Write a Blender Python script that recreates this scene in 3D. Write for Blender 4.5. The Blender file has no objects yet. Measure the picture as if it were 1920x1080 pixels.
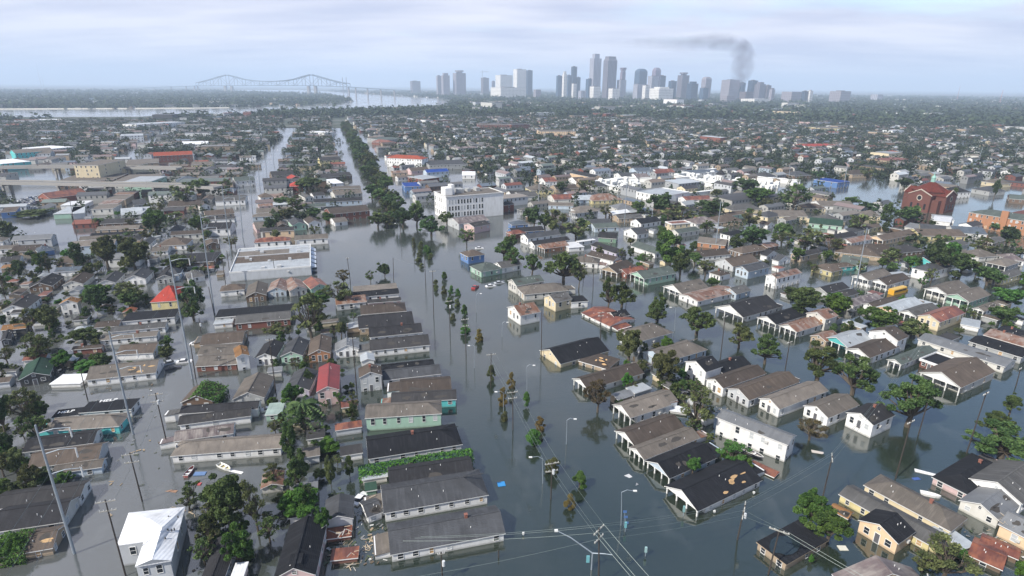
import bpy, math, random
import numpy as np
from mathutils import Vector, Matrix
R = math.radians
random.seed(7)
rng = np.random.default_rng(7)
sc = bpy.context.scene
col = sc.collection

# ------------------------------------------------------------------ camera
FP, PITCH, ROLL, CAMH = 1110.0, R(18.85), R(0.45), 80.0   # focal length in photo pixels, tilt, height over the water
FWD = Vector((0, math.cos(PITCH), -math.sin(PITCH)))
RT0, UP0 = Vector((1, 0, 0)), Vector((0, math.sin(PITCH), math.cos(PITCH)))
RT = RT0 * math.cos(ROLL) + UP0 * math.sin(ROLL)
UP = UP0 * math.cos(ROLL) - RT0 * math.sin(ROLL)
CAM = Vector((0, 0, CAMH))
cd = bpy.data.cameras.new('camera'); cam = bpy.data.objects.new('camera', cd); col.objects.link(cam)
cd.sensor_width = 36; cd.lens = 36 * FP / 1920; cd.clip_start = 1; cd.clip_end = 60000
m3 = Matrix((RT, UP, -FWD)).transposed().to_4x4(); m3.translation = CAM
cam.matrix_world = m3
sc.camera = cam

# ------------------------------------------------------------------ light
SUN_AZ, SUN_EL = R(232), R(43)     # compass-like azimuth from +Y clockwise: behind the camera, to its left
SUN_STRENGTH, SKY_STRENGTH, EXPOSURE = 5.0, 0.15, 0.36
sd = Vector((math.sin(SUN_AZ) * math.cos(SUN_EL), math.cos(SUN_AZ) * math.cos(SUN_EL), math.sin(SUN_EL)))
ld = bpy.data.lights.new('sun', 'SUN'); ld.energy = SUN_STRENGTH; ld.angle = R(0.6); ld.color = (1, 0.95, 0.87)
sun = bpy.data.objects.new('sun', ld); col.objects.link(sun)
sun.rotation_euler = sd.to_track_quat('Z', 'Y').to_euler(); sun.location = (0, 0, 500)

w = bpy.data.worlds.new('World'); sc.world = w; w.use_nodes = True
nt = w.node_tree; nt.nodes.clear()
def nn(t, kind, **kw):
    n = t.nodes.new(kind)
    for k, v in kw.items(): setattr(n, k, v)
    return n
def math_(t, op, a, b=None, clamp=False):
    n = nn(t, 'ShaderNodeMath', operation=op, use_clamp=clamp)
    for i, v in enumerate((a, b)):
        if v is None: continue
        if isinstance(v, (int, float)): n.inputs[i].default_value = v
        else: t.links.new(v, n.inputs[i])
    return n.outputs[0]
def mixc(t, f, a, b, blend='MIX'):
    n = nn(t, 'ShaderNodeMix', data_type='RGBA', blend_type=blend)
    for i, v in ((0, f), (6, a), (7, b)):
        if isinstance(v, (int, float)): n.inputs[i].default_value = v
        elif isinstance(v, (tuple, list)): n.inputs[i].default_value = (*v[:3], 1)
        else: t.links.new(v, n.inputs[i])
    return n.outputs[2]
def ramp(t, f, stops):
    n = nn(t, 'ShaderNodeValToRGB'); cr = n.color_ramp
    while len(cr.elements) < len(stops): cr.elements.new(0.5)
    for e, (p, c) in zip(cr.elements, stops):
        e.position = p; e.color = (*c, 1) if isinstance(c, (tuple, list)) else (c, c, c, 1)
    t.links.new(f, n.inputs[0]); return n.outputs[0]
sky = nn(nt, 'ShaderNodeTexSky', sky_type='NISHITA', sun_disc=False, sun_elevation=SUN_EL, sun_rotation=SUN_AZ,
         altitude=80, air_density=1.0, dust_density=0.7, ozone_density=2.5)
tc = nn(nt, 'ShaderNodeTexCoord'); sp = nn(nt, 'ShaderNodeSeparateXYZ'); nt.links.new(tc.outputs['Generated'], sp.inputs[0])
zz = math_(nt, 'MAXIMUM', sp.outputs[2], 0.0)
den = math_(nt, 'ADD', zz, 0.10)
cv = nn(nt, 'ShaderNodeCombineXYZ')
nt.links.new(math_(nt, 'DIVIDE', sp.outputs[0], den), cv.inputs[0]); nt.links.new(math_(nt, 'DIVIDE', sp.outputs[1], den), cv.inputs[1])
cn = nn(nt, 'ShaderNodeTexNoise'); cn.inputs['Scale'].default_value = 0.42; cn.inputs['Detail'].default_value = 7; cn.inputs['Roughness'].default_value = 0.55
cn.inputs['Distortion'].default_value = 0.3
nt.links.new(cv.outputs[0], cn.inputs['Vector'])
cn2 = nn(nt, 'ShaderNodeTexNoise'); cn2.inputs['Scale'].default_value = 1.1; cn2.inputs['Detail'].default_value = 6
mp = nn(nt, 'ShaderNodeMapping'); mp.inputs['Location'].default_value = (3.1, 7.7, 1.3); mp.inputs['Scale'].default_value = (0.6, 1.2, 1)
nt.links.new(cv.outputs[0], mp.inputs[0]); nt.links.new(mp.outputs[0], cn2.inputs['Vector'])
thin = math_(nt, 'MULTIPLY', zz, math_(nt, 'ADD', math_(nt, 'MULTIPLY', sp.outputs[0], 0.55), 0.36))   # the cloud breaks up overhead and towards the east
cover = ramp(nt, math_(nt, 'SUBTRACT', cn.outputs[0], thin), [(0.20, 0.0), (0.42, 1.0)])
CLOUD_DARK, CLOUD_LIGHT = (0.50, 0.53, 0.68), (0.77, 0.765, 0.85)
ccol = ramp(nt, cn2.outputs[0], [(0.34, CLOUD_DARK), (0.64, CLOUD_LIGHT)])
skyc = mixc(nt, 1.0, sky.outputs[0], (SKY_STRENGTH,) * 3, 'MULTIPLY')
allc = mixc(nt, cover, skyc, ccol)
bg = nn(nt, 'ShaderNodeBackground'); nt.links.new(allc, bg.inputs[0]); bg.inputs[1].default_value = 1.0
wo = nn(nt, 'ShaderNodeOutputWorld'); nt.links.new(bg.outputs[0], wo.inputs[0])
vs = sc.view_settings
vs.view_transform = 'Standard'; vs.look = 'None'; vs.exposure = EXPOSURE; vs.gamma = 1; vs.use_curve_mapping = False
sc.render.engine = 'CYCLES'
cy = sc.cycles
cy.use_denoising = True; cy.max_bounces = 5; cy.diffuse_bounces = 2; cy.glossy_bounces = 3; cy.transmission_bounces = 2
cy.transparent_max_bounces = 8; cy.volume_bounces = 3; cy.caustics_reflective = False; cy.caustics_refractive = False
cy.use_adaptive_sampling = True; cy.adaptive_threshold = 0.015

# ------------------------------------------------------------------ photo pixel <-> world
def ray(x, y): return FWD + RT * ((x - 960) / FP) + UP * ((540 - y) / FP)
def ground(x, y, z=0.0):
    d = ray(x, y); s = (z - CAMH) / d.z
    if s <= 0 or s > 30000: s = 30000
    return CAM + d * s
def proj(p):
    q = Vector(p) - CAM; z = q.dot(FWD)
    return 960 + FP * q.dot(RT) / z, 540 - FP * q.dot(UP) / z, z
def height_at(g, y):
    """height of a vertical line standing on g whose top shows at photo row y"""
    q = Vector(g) - CAM; k = (540 - y) / FP
    a = UP.z - k * FWD.z; b = q.dot(UP) - k * q.dot(FWD)
    return -b / a
TILES = {'A': (0, 540), 'B': (480, 540), 'C': (960, 540), 'D': (1440, 540), 'E': (0, 810), 'F': (480, 810), 'G': (960, 810), 'H': (1440, 810),
         'I': (0, 300), 'J': (480, 300), 'K': (960, 300), 'L': (1440, 300), 'M': (0, 90), 'N': (480, 90), 'O': (960, 90), 'Q': (1440, 90)}
def px(t, x, y):
    if t == 'P': return (x, y)
    a = TILES[t]; return (a[0] + x / 4, a[1] + y / 4)

# ------------------------------------------------------------------ objects
class MB:
    """collects faces of one mesh"""
    def __init__(s): s.v = []; s.f = []; s.m = []
    def face(s, pts, m=0):
        i = len(s.v); s.v += [tuple(p) for p in pts]; s.f.append(tuple(range(i, i + len(pts)))); s.m.append(m)
    def box(s, a, b, m=0, top=None):
        x0, y0, z0 = a; x1, y1, z1 = b; i = len(s.v)
        s.v += [(x0, y0, z0), (x1, y0, z0), (x1, y1, z0), (x0, y1, z0), (x0, y0, z1), (x1, y0, z1), (x1, y1, z1), (x0, y1, z1)]
        for q, mm in (((3, 2, 1, 0), m), ((4, 5, 6, 7), m if top is None else top), ((0, 1, 5, 4), m), ((1, 2, 6, 5), m), ((2, 3, 7, 6), m), ((3, 0, 4, 7), m)):
            s.f.append(tuple(i + k for k in q)); s.m.append(mm)
    def prism(s, poly, axis_pts, m=0):
        """poly: list of 3d points of one end, axis_pts: offset vector"""
        n = len(poly); i = len(s.v); o = Vector(axis_pts)
        s.v += [tuple(p) for p in poly] + [tuple(Vector(p) + o) for p in poly]
        s.f.append(tuple(i + k for k in reversed(range(n)))); s.m.append(m)
        s.f.append(tuple(i + n + k for k in range(n))); s.m.append(m)
        for k in range(n):
            s.f.append((i + k, i + (k + 1) % n, i + n + (k + 1) % n, i + n + k)); s.m.append(m)
    def tube(s, pts, rad, n=5, m=0, cap=True):
        pts = [Vector(p) for p in pts]
        if not hasattr(rad, '__len__'): rad = [rad] * len(pts)
        i0 = len(s.v)
        for j, p in enumerate(pts):
            d = (pts[min(j + 1, len(pts) - 1)] - pts[max(j - 1, 0)])
            d = d.normalized() if d.length > 1e-6 else Vector((0, 0, 1))
            a = d.cross(Vector((0, 0, 1)) if abs(d.z) < .9 else Vector((1, 0, 0))).normalized(); b = d.cross(a)
            for k in range(n):
                t = 2 * math.pi * k / n
                s.v.append(tuple(p + (a * math.cos(t) + b * math.sin(t)) * rad[j]))
        for j in range(len(pts) - 1):
            for k in range(n):
                s.f.append((i0 + j * n + k, i0 + j * n + (k + 1) % n, i0 + (j + 1) * n + (k + 1) % n, i0 + (j + 1) * n + k)); s.m.append(m)
        if cap:
            s.f.append(tuple(i0 + k for k in reversed(range(n)))); s.m.append(m)
            s.f.append(tuple(i0 + (len(pts) - 1) * n + k for k in range(n))); s.m.append(m)
    def mesh(s, name, mats):
        me = bpy.data.meshes.new(name); me.from_pydata(s.v, [], s.f)
        for x in (mats if isinstance(mats, (list, tuple)) else [mats]): me.materials.append(x)
        if any(s.m): me.polygons.foreach_set('material_index', s.m)
        me.update(); return me
    def build(s, name, mats, parent=None, loc=None):
        return link(name, s.mesh(name, mats), parent, loc)
def link(name, data, parent=None, loc=None, rot=None):
    o = bpy.data.objects.new(name, data); col.objects.link(o)
    if parent is not None: o.parent = parent
    if loc is not None: o.location = loc
    if rot is not None: o.rotation_euler = rot
    return o
USED = {}
def tag(o, label, cat, group=None):
    ws = label.split()
    if len(ws) > 16: label = ' '.join(ws[:16])
    o['label'] = label; o['category'] = cat
    if group: o['group'] = group
    return o
def empty(name, loc, rz=0.0):
    o = bpy.data.objects.new(name, None); col.objects.link(o); o.location = loc; o.rotation_euler = (0, 0, rz)
    o.empty_display_size = 0.5
    return o
ORD = 'first second third fourth fifth sixth seventh eighth ninth tenth eleventh twelfth thirteenth fourteenth fifteenth sixteenth seventeenth eighteenth nineteenth twentieth'.split()
TENS = {2: 'twenty', 3: 'thirty', 4: 'forty', 5: 'fifty', 6: 'sixty', 7: 'seventy', 8: 'eighty', 9: 'ninety'}
def ordw(i):
    if i < 20: return ORD[i]
    n = i + 1; t, u = divmod(n, 10)
    if t > 9: return 'hundred-and-' + ordw(n - 101) if n > 100 else 'hundredth'
    return (TENS[t][:-1] + 'ieth') if u == 0 else TENS[t] + '-' + ORD[u - 1]

# ------------------------------------------------------------------ materials
MATS = {}
def new_mat(name):
    m = bpy.data.materials.new(name); m.use_nodes = True; t = m.node_tree
    b = t.nodes['Principled BSDF']; return m, t, b
def obj_rand(t, lo, hi):
    oi = nn(t, 'ShaderNodeObjectInfo')
    return math_(t, 'ADD', math_(t, 'MULTIPLY', oi.outputs['Random'], hi - lo), lo)
def noise(t, scale, detail=3, vec=None, rough=.55):
    n = nn(t, 'ShaderNodeTexNoise'); n.inputs['Scale'].default_value = scale; n.inputs['Detail'].default_value = detail; n.inputs['Roughness'].default_value = rough
    if vec is not None: t.links.new(vec, n.inputs['Vector'])
    return n.outputs[0]
def objvec(t, scale=None):
    c = nn(t, 'ShaderNodeTexCoord').outputs['Object']
    oi = nn(t, 'ShaderNodeObjectInfo')
    a = nn(t, 'ShaderNodeVectorMath', operation='ADD'); t.links.new(c, a.inputs[0])
    s = nn(t, 'ShaderNodeVectorMath', operation='SCALE'); s.inputs[0].default_value = (37, 91, 13); t.links.new(oi.outputs['Random'], s.inputs['Scale'])
    t.links.new(s.outputs[0], a.inputs[1])
    if scale:
        m = nn(t, 'ShaderNodeVectorMath', operation='MULTIPLY'); t.links.new(a.outputs[0], m.inputs[0]); m.inputs[1].default_value = scale
        return m.outputs[0]
    return a.outputs[0]
def plain(name, c, rough=.7, metal=0.0, var=.1):
    if name in MATS: return MATS[name]
    m, t, b = new_mat(name)
    k = math_(t, 'ADD', math_(t, 'MULTIPLY', noise(t, 1.5, 3, objvec(t)), 2 * var), 1 - var)
    cc = mixc(t, 1.0, (*c,), k, 'MULTIPLY')
    t.links.new(cc, b.inputs['Base Color']); b.inputs['Roughness'].default_value = rough; b.inputs['Metallic'].default_value = metal
    MATS[name] = m; return m
WALLC = {'white': (.78, .78, .77), 'offwhite': (.58, .57, .53), 'grey': (.34, .35, .35), 'palegrey': (.50, .52, .54), 'cream': (.62, .53, .36), 'yellow': (.62, .54, .28), 'pink': (.60, .44, .43),
         'paleblue': (.44, .52, .60), 'blue': (.10, .20, .42), 'teal': (.10, .50, .50), 'mint': (.33, .50, .40), 'green': (.16, .28, .2), 'brick': (.20, .072, .052), 'churchbrick': (.135, .048, .036), 'peach': (.68, .50, .33),
         'lavender': (.48, .45, .56), 'tan': (.40, .31, .22), 'redbrown': (.24, .085, .06), 'orange': (.40, .19, .10), 'brown': (.14, .09, .06), 'dark': (.06, .06, .06)}
WALLW = {'offwhite': 'off-white', 'palegrey': 'pale grey', 'paleblue': 'pale blue', 'dark': 'dark', 'mint': 'mint green', 'brick': 'red brick', 'peach': 'peach', 'orange': 'orange brick'}
def wall_mat(k):
    n = 'wall_' + k
    if n in MATS: return MATS[n]
    c = WALLC.get(k) or ROOFC[k]; m, t, b = new_mat(n)
    v = objvec(t)
    br = obj_rand(t, .86, 1.06)
    c1 = mixc(t, 1.0, c, br, 'MULTIPLY')
    d = ramp(t, noise(t, .7, 5, objvec(t, (1, 1, .35))), [(.42, 0.0), (.75, 1.0)])
    c2 = mixc(t, math_(t, 'MULTIPLY', d, .32), c1, (c[0] * .45 + .03, c[1] * .43 + .03, c[2] * .38 + .02))
    # flood stain: a band of mud left by the falling water, with an uneven edge
    oz = nn(t, 'ShaderNodeSeparateXYZ'); t.links.new(nn(t, 'ShaderNodeTexCoord').outputs['Object'], oz.inputs[0])
    e = math_(t, 'ADD', oz.outputs[2], math_(t, 'MULTIPLY', noise(t, 1.3, 3, v), -.5))
    st = ramp(t, e, [(0.0, 1.0), (.22, 0.0)])
    c3 = mixc(t, math_(t, 'MULTIPLY', st, .4), c2, (.11, .105, .08))
    if k in ('brick', 'orange', 'churchbrick'):
        bt = nn(t, 'ShaderNodeTexNoise'); bt.inputs['Scale'].default_value = 5; t.links.new(v, bt.inputs['Vector'])
        c3 = mixc(t, math_(t, 'MULTIPLY', bt.outputs[0], .5), c3, (c[0] * .55, c[1] * .6, c[2] * .6))
    else:
        wv = nn(t, 'ShaderNodeTexWave', bands_direction='Z'); wv.inputs['Scale'].default_value = 1.6; wv.inputs['Distortion'].default_value = 0
        t.links.new(nn(t, 'ShaderNodeTexCoord').outputs['Object'], wv.inputs['Vector'])
        bp = nn(t, 'ShaderNodeBump'); bp.inputs['Strength'].default_value = .25; bp.inputs['Distance'].default_value = .03
        t.links.new(wv.outputs[0], bp.inputs['Height']); t.links.new(bp.outputs[0], b.inputs['Normal'])
    t.links.new(c3, b.inputs['Base Color']); b.inputs['Roughness'].default_value = .75
    MATS[n] = m; return m
ROOFC = {'black': (.022, .024, .03), 'charcoal': (.045, .045, .05), 'dark': (.07, .068, .07), 'slate': (.10, .105, .115), 'grey': (.15, .148, .145), 'palegrey': (.27, .28, .29), 'silver': (.40, .43, .45), 'tan': (.205, .18, .155),
         'sand': (.285, .25, .215), 'brown': (.11, .088, .074), 'umber': (.165, .13, .105), 'rust': (.28, .135, .075), 'redbrown': (.22, .075, .05), 'red': (.24, .030, .028), 'tile': (.34, .075, .04), 'scarlet': (.42, .06, .042), 'churchtile': (.20, .042, .026), 'white': (.78, .79, .80), 'green': (.045, .10, .07),
         'greygreen': (.13, .16, .145), 'orange': (.42, .22, .09), 'mauve': (.20, .155, .15), 'bluegrey': (.13, .16, .2), 'blue': (.02, .09, .42), 'mint': (.45, .58, .52)}
ROOFW = {'palegrey': 'pale grey', 'sand': 'sandy', 'umber': 'brown', 'brown': 'dark brown', 'dark': 'dark grey', 'slate': 'slate grey', 'tile': 'red tile', 'redbrown': 'rusty red', 'rust': 'rust brown', 'greygreen': 'grey-green', 'bluegrey': 'blue-grey', 'silver': 'silvery', 'tan': 'tan', 'mauve': 'mauve brown'}
METAL = {'silver', 'red', 'white', 'redbrown', 'rust', 'mauve', 'palegrey', 'mint'}
def roof_mat(k):
    n = 'roof_' + k
    if n in MATS: return MATS[n]
    c = tuple(x * (.64 if k not in ('white', 'scarlet', 'red', 'tile', 'silver') else .95) for x in ROOFC[k]); m, t, b = new_mat(n)
    v = objvec(t); br = obj_rand(t, .82, 1.12)
    c1 = mixc(t, 1.0, c, br, 'MULTIPLY')
    big = ramp(t, noise(t, .32, 6, v, .62), [(.36, 0.0), (.66, 1.0)])
    lum = sum(c) / 3
    c2 = mixc(t, math_(t, 'MULTIPLY', big, .75), c1, tuple(x * .5 + lum * .12 for x in c))
    streak = ramp(t, noise(t, 1.0, 5, objvec(t, (1.6, .22, .22))), [(.5, 0.0), (.72, 1.0)])
    c3 = mixc(t, math_(t, 'MULTIPLY', streak, .55 if k != 'white' else .1), c2, tuple(min(1, x * 1.3 + .014) for x in c) if lum < .12 else tuple(x * .55 for x in c))
    fine = math_(t, 'ADD', math_(t, 'MULTIPLY', noise(t, 9, 2, v), .5 if k != 'white' else .1), .75 if k != 'white' else .95)
    c4 = mixc(t, 1.0, c3, fine, 'MULTIPLY')
    if k in ('rust', 'redbrown', 'mauve'):
        rs = ramp(t, noise(t, .5, 6, objvec(t, (1, .5, .5))), [(.45, 0.0), (.62, 1.0)])
        c4 = mixc(t, math_(t, 'MULTIPLY', rs, .6), c4, (.30, .27, .24) if k != 'redbrown' else (.32, .12, .06))
    wv = nn(t, 'ShaderNodeTexWave', bands_direction='X' if k in METAL else 'Y'); wv.inputs['Scale'].default_value = .55 if k in METAL else 1.1
    wv.inputs['Distortion'].default_value = 0 if k in METAL else 1.5; wv.inputs['Detail'].default_value = 2
    t.links.new(nn(t, 'ShaderNodeTexCoord').outputs['Object'], wv.inputs['Vector'])
    bp = nn(t, 'ShaderNodeBump'); bp.inputs['Strength'].default_value = .35; bp.inputs['Distance'].default_value = .05
    t.links.new(wv.outputs[0], bp.inputs['Height']); t.links.new(bp.outputs[0], b.inputs['Normal'])
    t.links.new(c4, b.inputs['Base Color']); b.inputs['Roughness'].default_value = .5 if k in METAL else .9; b.inputs['Specular IOR Level'].default_value = .5 if k in METAL else .2
    MATS[n] = m; return m
def leaf_mat(name, dark, light, trans=.25):
    m, t, b = new_mat(name)
    at = nn(t, 'ShaderNodeAttribute', attribute_name='tint')
    c = mixc(t, at.outputs['Fac'], dark, light)
    oi = nn(t, 'ShaderNodeObjectInfo')
    hs = nn(t, 'ShaderNodeHueSaturation'); t.links.new(c, hs.inputs['Color'])
    t.links.new(math_(t, 'ADD', math_(t, 'MULTIPLY', oi.outputs['Random'], .05), .475), hs.inputs['Hue'])
    t.links.new(math_(t, 'ADD', math_(t, 'MULTIPLY', oi.outputs['Random'], .5), .75), hs.inputs['Value'])
    b.inputs['Roughness'].default_value = .75; b.inputs['Specular IOR Level'].default_value = .2
    t.links.new(hs.outputs[0], b.inputs['Base Color'])
    tr = nn(t, 'ShaderNodeBsdfTranslucent'); t.links.new(hs.outputs[0], tr.inputs[0])
    mx = nn(t, 'ShaderNodeMixShader'); mx.inputs[0].default_value = trans
    t.links.new(b.outputs[0], mx.inputs[1]); t.links.new(tr.outputs[0], mx.inputs[2])
    t.links.new(mx.outputs[0], t.nodes['Material Output'].inputs['Surface'])
    MATS[name] = m; return m
LEAF = {'oak': leaf_mat('leaves_oak', (.028, .055, .016), (.135, .19, .06)), 'green': leaf_mat('leaves_green', (.028, .07, .015), (.12, .21, .045)),
        'olive': leaf_mat('leaves_olive', (.04, .055, .02), (.18, .20, .075)), 'bright': leaf_mat('leaves_bright', (.035, .085, .012), (.12, .24, .04)),
        'brown': leaf_mat('leaves_brown', (.055, .05, .022), (.17, .14, .06)), 'dark': leaf_mat('leaves_dark', (.020, .042, .015), (.095, .145, .05)),
        'amber': leaf_mat('leaves_amber', (.10, .075, .025), (.22, .16, .05))}
BARK = plain('bark', (.085, .068, .05), .9, 0, .35)
TRIM = plain('white_trim', (.70, .70, .68), .6)
GLASS = plain('window_glass', (.022, .027, .033), .12)
BLIND = plain('window_blind', (.42, .44, .45), .35)
PLY = plain('bare_plywood', (.42, .27, .13), .8, 0, .3)
BRICK = plain('chimney_brick', (.22, .09, .065), .9, 0, .3)
WOOD = plain('pole_wood', (.045, .036, .03), .9, 0, .3)
STEEL = plain('galvanised_steel', (.26, .30, .34), .5, .2)
WIRE = plain('wire', (.13, .16, .15), .4, .3)
CONC = plain('concrete', (.30, .29, .27), .85, 0, .25)

# ------------------------------------------------------------------ water, ground, sky air
def poly_sheet(name, pts, m, kind='structure'):
    me = bpy.data.meshes.new(name); me.from_pydata([tuple(p) for p in pts], [], [tuple(range(len(pts)))]); me.materials.append(m)
    o = link(name, me); o['kind'] = kind; return o
def water_mat(name, deep, turbid_sheen, lake=False):
    m, t, b = new_mat(name)
    pos = nn(t, 'ShaderNodeNewGeometry').outputs['Position']
    n1 = noise(t, .010, 4, pos); 
    s = nn(t, 'ShaderNodeSeparateXYZ'); t.links.new(pos, s.inputs[0])
    # paler base colour westward and far off: silt plus painted-in sky reflection
    if lake:
        f = ramp(t, n1, [(.3, 0.0), (.7, 1.0)])
    else:
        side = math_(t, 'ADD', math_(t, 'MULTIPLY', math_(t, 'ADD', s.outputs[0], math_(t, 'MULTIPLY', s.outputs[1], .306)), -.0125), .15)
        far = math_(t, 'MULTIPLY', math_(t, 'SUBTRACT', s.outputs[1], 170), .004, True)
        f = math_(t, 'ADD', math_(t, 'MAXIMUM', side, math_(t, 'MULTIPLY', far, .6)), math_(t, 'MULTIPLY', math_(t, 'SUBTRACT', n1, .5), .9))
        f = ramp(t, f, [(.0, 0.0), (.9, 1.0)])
    c = mixc(t, f, deep, turbid_sheen)
    fm_ = nn(t, 'ShaderNodeMapping'); fm_.inputs['Scale'].default_value = (1.0, .45, 1); fm_.inputs['Rotation'].default_value = (0, 0, .5); t.links.new(pos, fm_.inputs[0])
    film = ramp(t, noise(t, .055, 7, fm_.outputs[0], .66), [(.56, 0.0), (.74, 1.0)])
    c = mixc(t, math_(t, 'MULTIPLY', film, .30), c, (.19, .20, .19))
    silt = ramp(t, noise(t, .022, 6, pos, .6), [(.5, 0.0), (.72, 1.0)])
    c = mixc(t, math_(t, 'MULTIPLY', silt, .35), c, (.075, .068, .042))
    t.links.new(c, b.inputs['Base Color'])
    b.inputs['Roughness'].default_value = .11; b.inputs['IOR'].default_value = 2.2
    b.inputs['Specular IOR Level'].default_value = .5
    wv = nn(t, 'ShaderNodeMapping'); wv.inputs['Scale'].default_value = (.5, 1.1, 1); t.links.new(pos, wv.inputs[0])
    rg_ = ramp(t, noise(t, .018, 5, pos, .6), [(.35, .05), (.65, .17)]); t.links.new(rg_, b.inputs['Roughness'])
    bp = nn(t, 'ShaderNodeBump'); bp.inputs['Strength'].default_value = .22; bp.inputs['Distance'].default_value = .12
    t.links.new(noise(t, .9, 4, wv.outputs[0]), bp.inputs['Height']); t.links.new(bp.outputs[0], b.inputs['Normal'])
    return m
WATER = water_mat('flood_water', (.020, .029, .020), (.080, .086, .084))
RIVERW = water_mat('river_water', (.16, .16, .155), (.24, .23, .21), True)
def ground_mat():
    m, t, b = new_mat('far_ground')
    pos = nn(t, 'ShaderNodeNewGeometry').outputs['Position']
    a = ramp(t, noise(t, .012, 8, pos, .7), [(.35, (.025, .04, .022)), (.5, (.05, .06, .04)), (.62, (.12, .115, .10)), (.75, (.22, .21, .2))])
    t.links.new(a, b.inputs['Base Color']); b.inputs['Roughness'].default_value = .9
    return m
GROUND = ground_mat()
FAR = 33000
poly_sheet('ground', [(-FAR, -400, -2.5), (FAR, -400, -2.5), (FAR, FAR, -2.5), (-FAR, FAR, -2.5)], GROUND)
wl, wr = ground(-400, 238), ground(2400, 244)
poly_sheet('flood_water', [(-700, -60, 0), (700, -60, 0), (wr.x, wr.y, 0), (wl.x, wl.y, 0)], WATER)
poly_sheet('land', [(wl.x - 3000, wl.y - 20, .12), (wr.x + 3000, wr.y - 20, .12), (FAR, FAR, .12), (-FAR, FAR, .12)], GROUND)
RIVER = [(-900, 222), (0, 220), (140, 219), (260, 219), (330, 214), (480, 212), (540, 207), (640, 203), (700, 202), (800, 198), (838, 195), (850, 190), (822, 184.5), (760, 181), (700, 177.5), (650, 173.5), (610, 171),
         (560, 168.5), (440, 169), (442, 172), (520, 174), (600, 176), (640, 182), (665, 190), (640, 194.5), (600, 197.5), (480, 201), (360, 203.3), (0, 205), (-900, 206)]
poly_sheet('river', [ground(x, y, .3) for x, y in RIVER], RIVERW)
BANKS = plain('river_bank', (.55, .52, .44), .9)
mb = MB(); a = [ground(x, y, .3) for x, y in ((-900, 206), (0, 204.8), (360, 203.1), (430, 202))]
mb.tube(a, [2.2] * 4, 4); o = mb.build('river_bank', BANKS); o['kind'] = 'structure'

hb = MB(); hb.box((-FAR - 100, -500, -3.6), (FAR + 100, FAR + 100, 520))
hm, ht, hbs = new_mat('haze_air'); ht.nodes.remove(hbs)
vol = nn(ht, 'ShaderNodeVolumePrincipled'); vol.inputs['Color'].default_value = (.68, .82, 1.0, 1); vol.inputs['Density'].default_value = 0.000125; vol.inputs['Anisotropy'].default_value = 0
ht.links.new(vol.outputs[0], ht.nodes['Material Output'].inputs['Volume'])
haze = hb.build('haze', hm); haze['kind'] = 'stuff'

# ------------------------------------------------------------------ window, door, column pieces (shared meshes)
def window_meshes(wd, ht):
    f = MB(); t = .075
    f.box((-wd / 2 - t, -.07, -ht / 2 - t), (-wd / 2, .03, ht / 2 + t)); f.box((wd / 2, -.07, -ht / 2 - t), (wd / 2 + t, .03, ht / 2 + t))
    f.box((-wd / 2, -.07, ht / 2), (wd / 2, .03, ht / 2 + t)); f.box((-wd / 2, -.10, -ht / 2 - t), (wd / 2, .03, -ht / 2))
    f.box((-wd / 2, -.045, -.03), (wd / 2, .02, .03))
    p = MB(); p.box((-wd / 2, -.02, -ht / 2), (wd / 2, .03, ht / 2))
    return f, p
def win_set(wd, ht):
    f, p = window_meshes(wd, ht)
    return f.mesh('window', TRIM), p.mesh('pane', GLASS), p.mesh('pane', BLIND), p.mesh('pane', PLY)
WIN = {'t': win_set(.9, 1.55), 's': win_set(.85, 1.05), 'l': win_set(1.9, 1.2), 'u': win_set(.6, .6)}
def one_piece(wd, ht):
    f, p = window_meshes(wd, ht); i = len(f.v); f.v += p.v; f.f += [tuple(i + k for k in q) for q in p.f]; f.m += [1] * len(p.f)
    return f.mesh('window', [TRIM, GLASS])
WINF = one_piece(.95, 1.5)
dm = MB(); dm.box((-.55, -.05, -1.1), (.55, .03, 1.1)); dm.box((-.42, -.07, -1.0), (.42, -.05, 1.0), 1)
DOORM = dm.mesh('door', [TRIM, plain('door_paint', (.10, .10, .11), .5)])
def add_window(parent, x, y, z, rz, kind, full, r):
    s = WIN[kind]
    if full:
        w_ = link('window', s[0], parent, (x, y, z), (0, 0, rz)); w_.scale = (r.choice((.8, .95, 1, 1.12)), 1, r.choice((.85, .95, 1, 1.05))); q = r.random(); link('pane', s[1] if q < .66 else s[2] if q < .92 else s[3], w_)
    else: link('window', WINF, parent, (x, y, z), (0, 0, rz))
FELT = plain('bare_felt', (.05, .045, .04), .9, 0, .4)
HOUSES = []            # placed footprints: centre, radius, description
def grid_snap(ux, uy, x):
    """small far houses line up with the street grid"""
    a = math.degrees(math.atan2(ux, uy)) % 180
    best = min(((abs((a - g + 90) % 180 - 90), g) for g in (73, 163, 59, 149)), key=lambda q: q[0])
    return best
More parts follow.
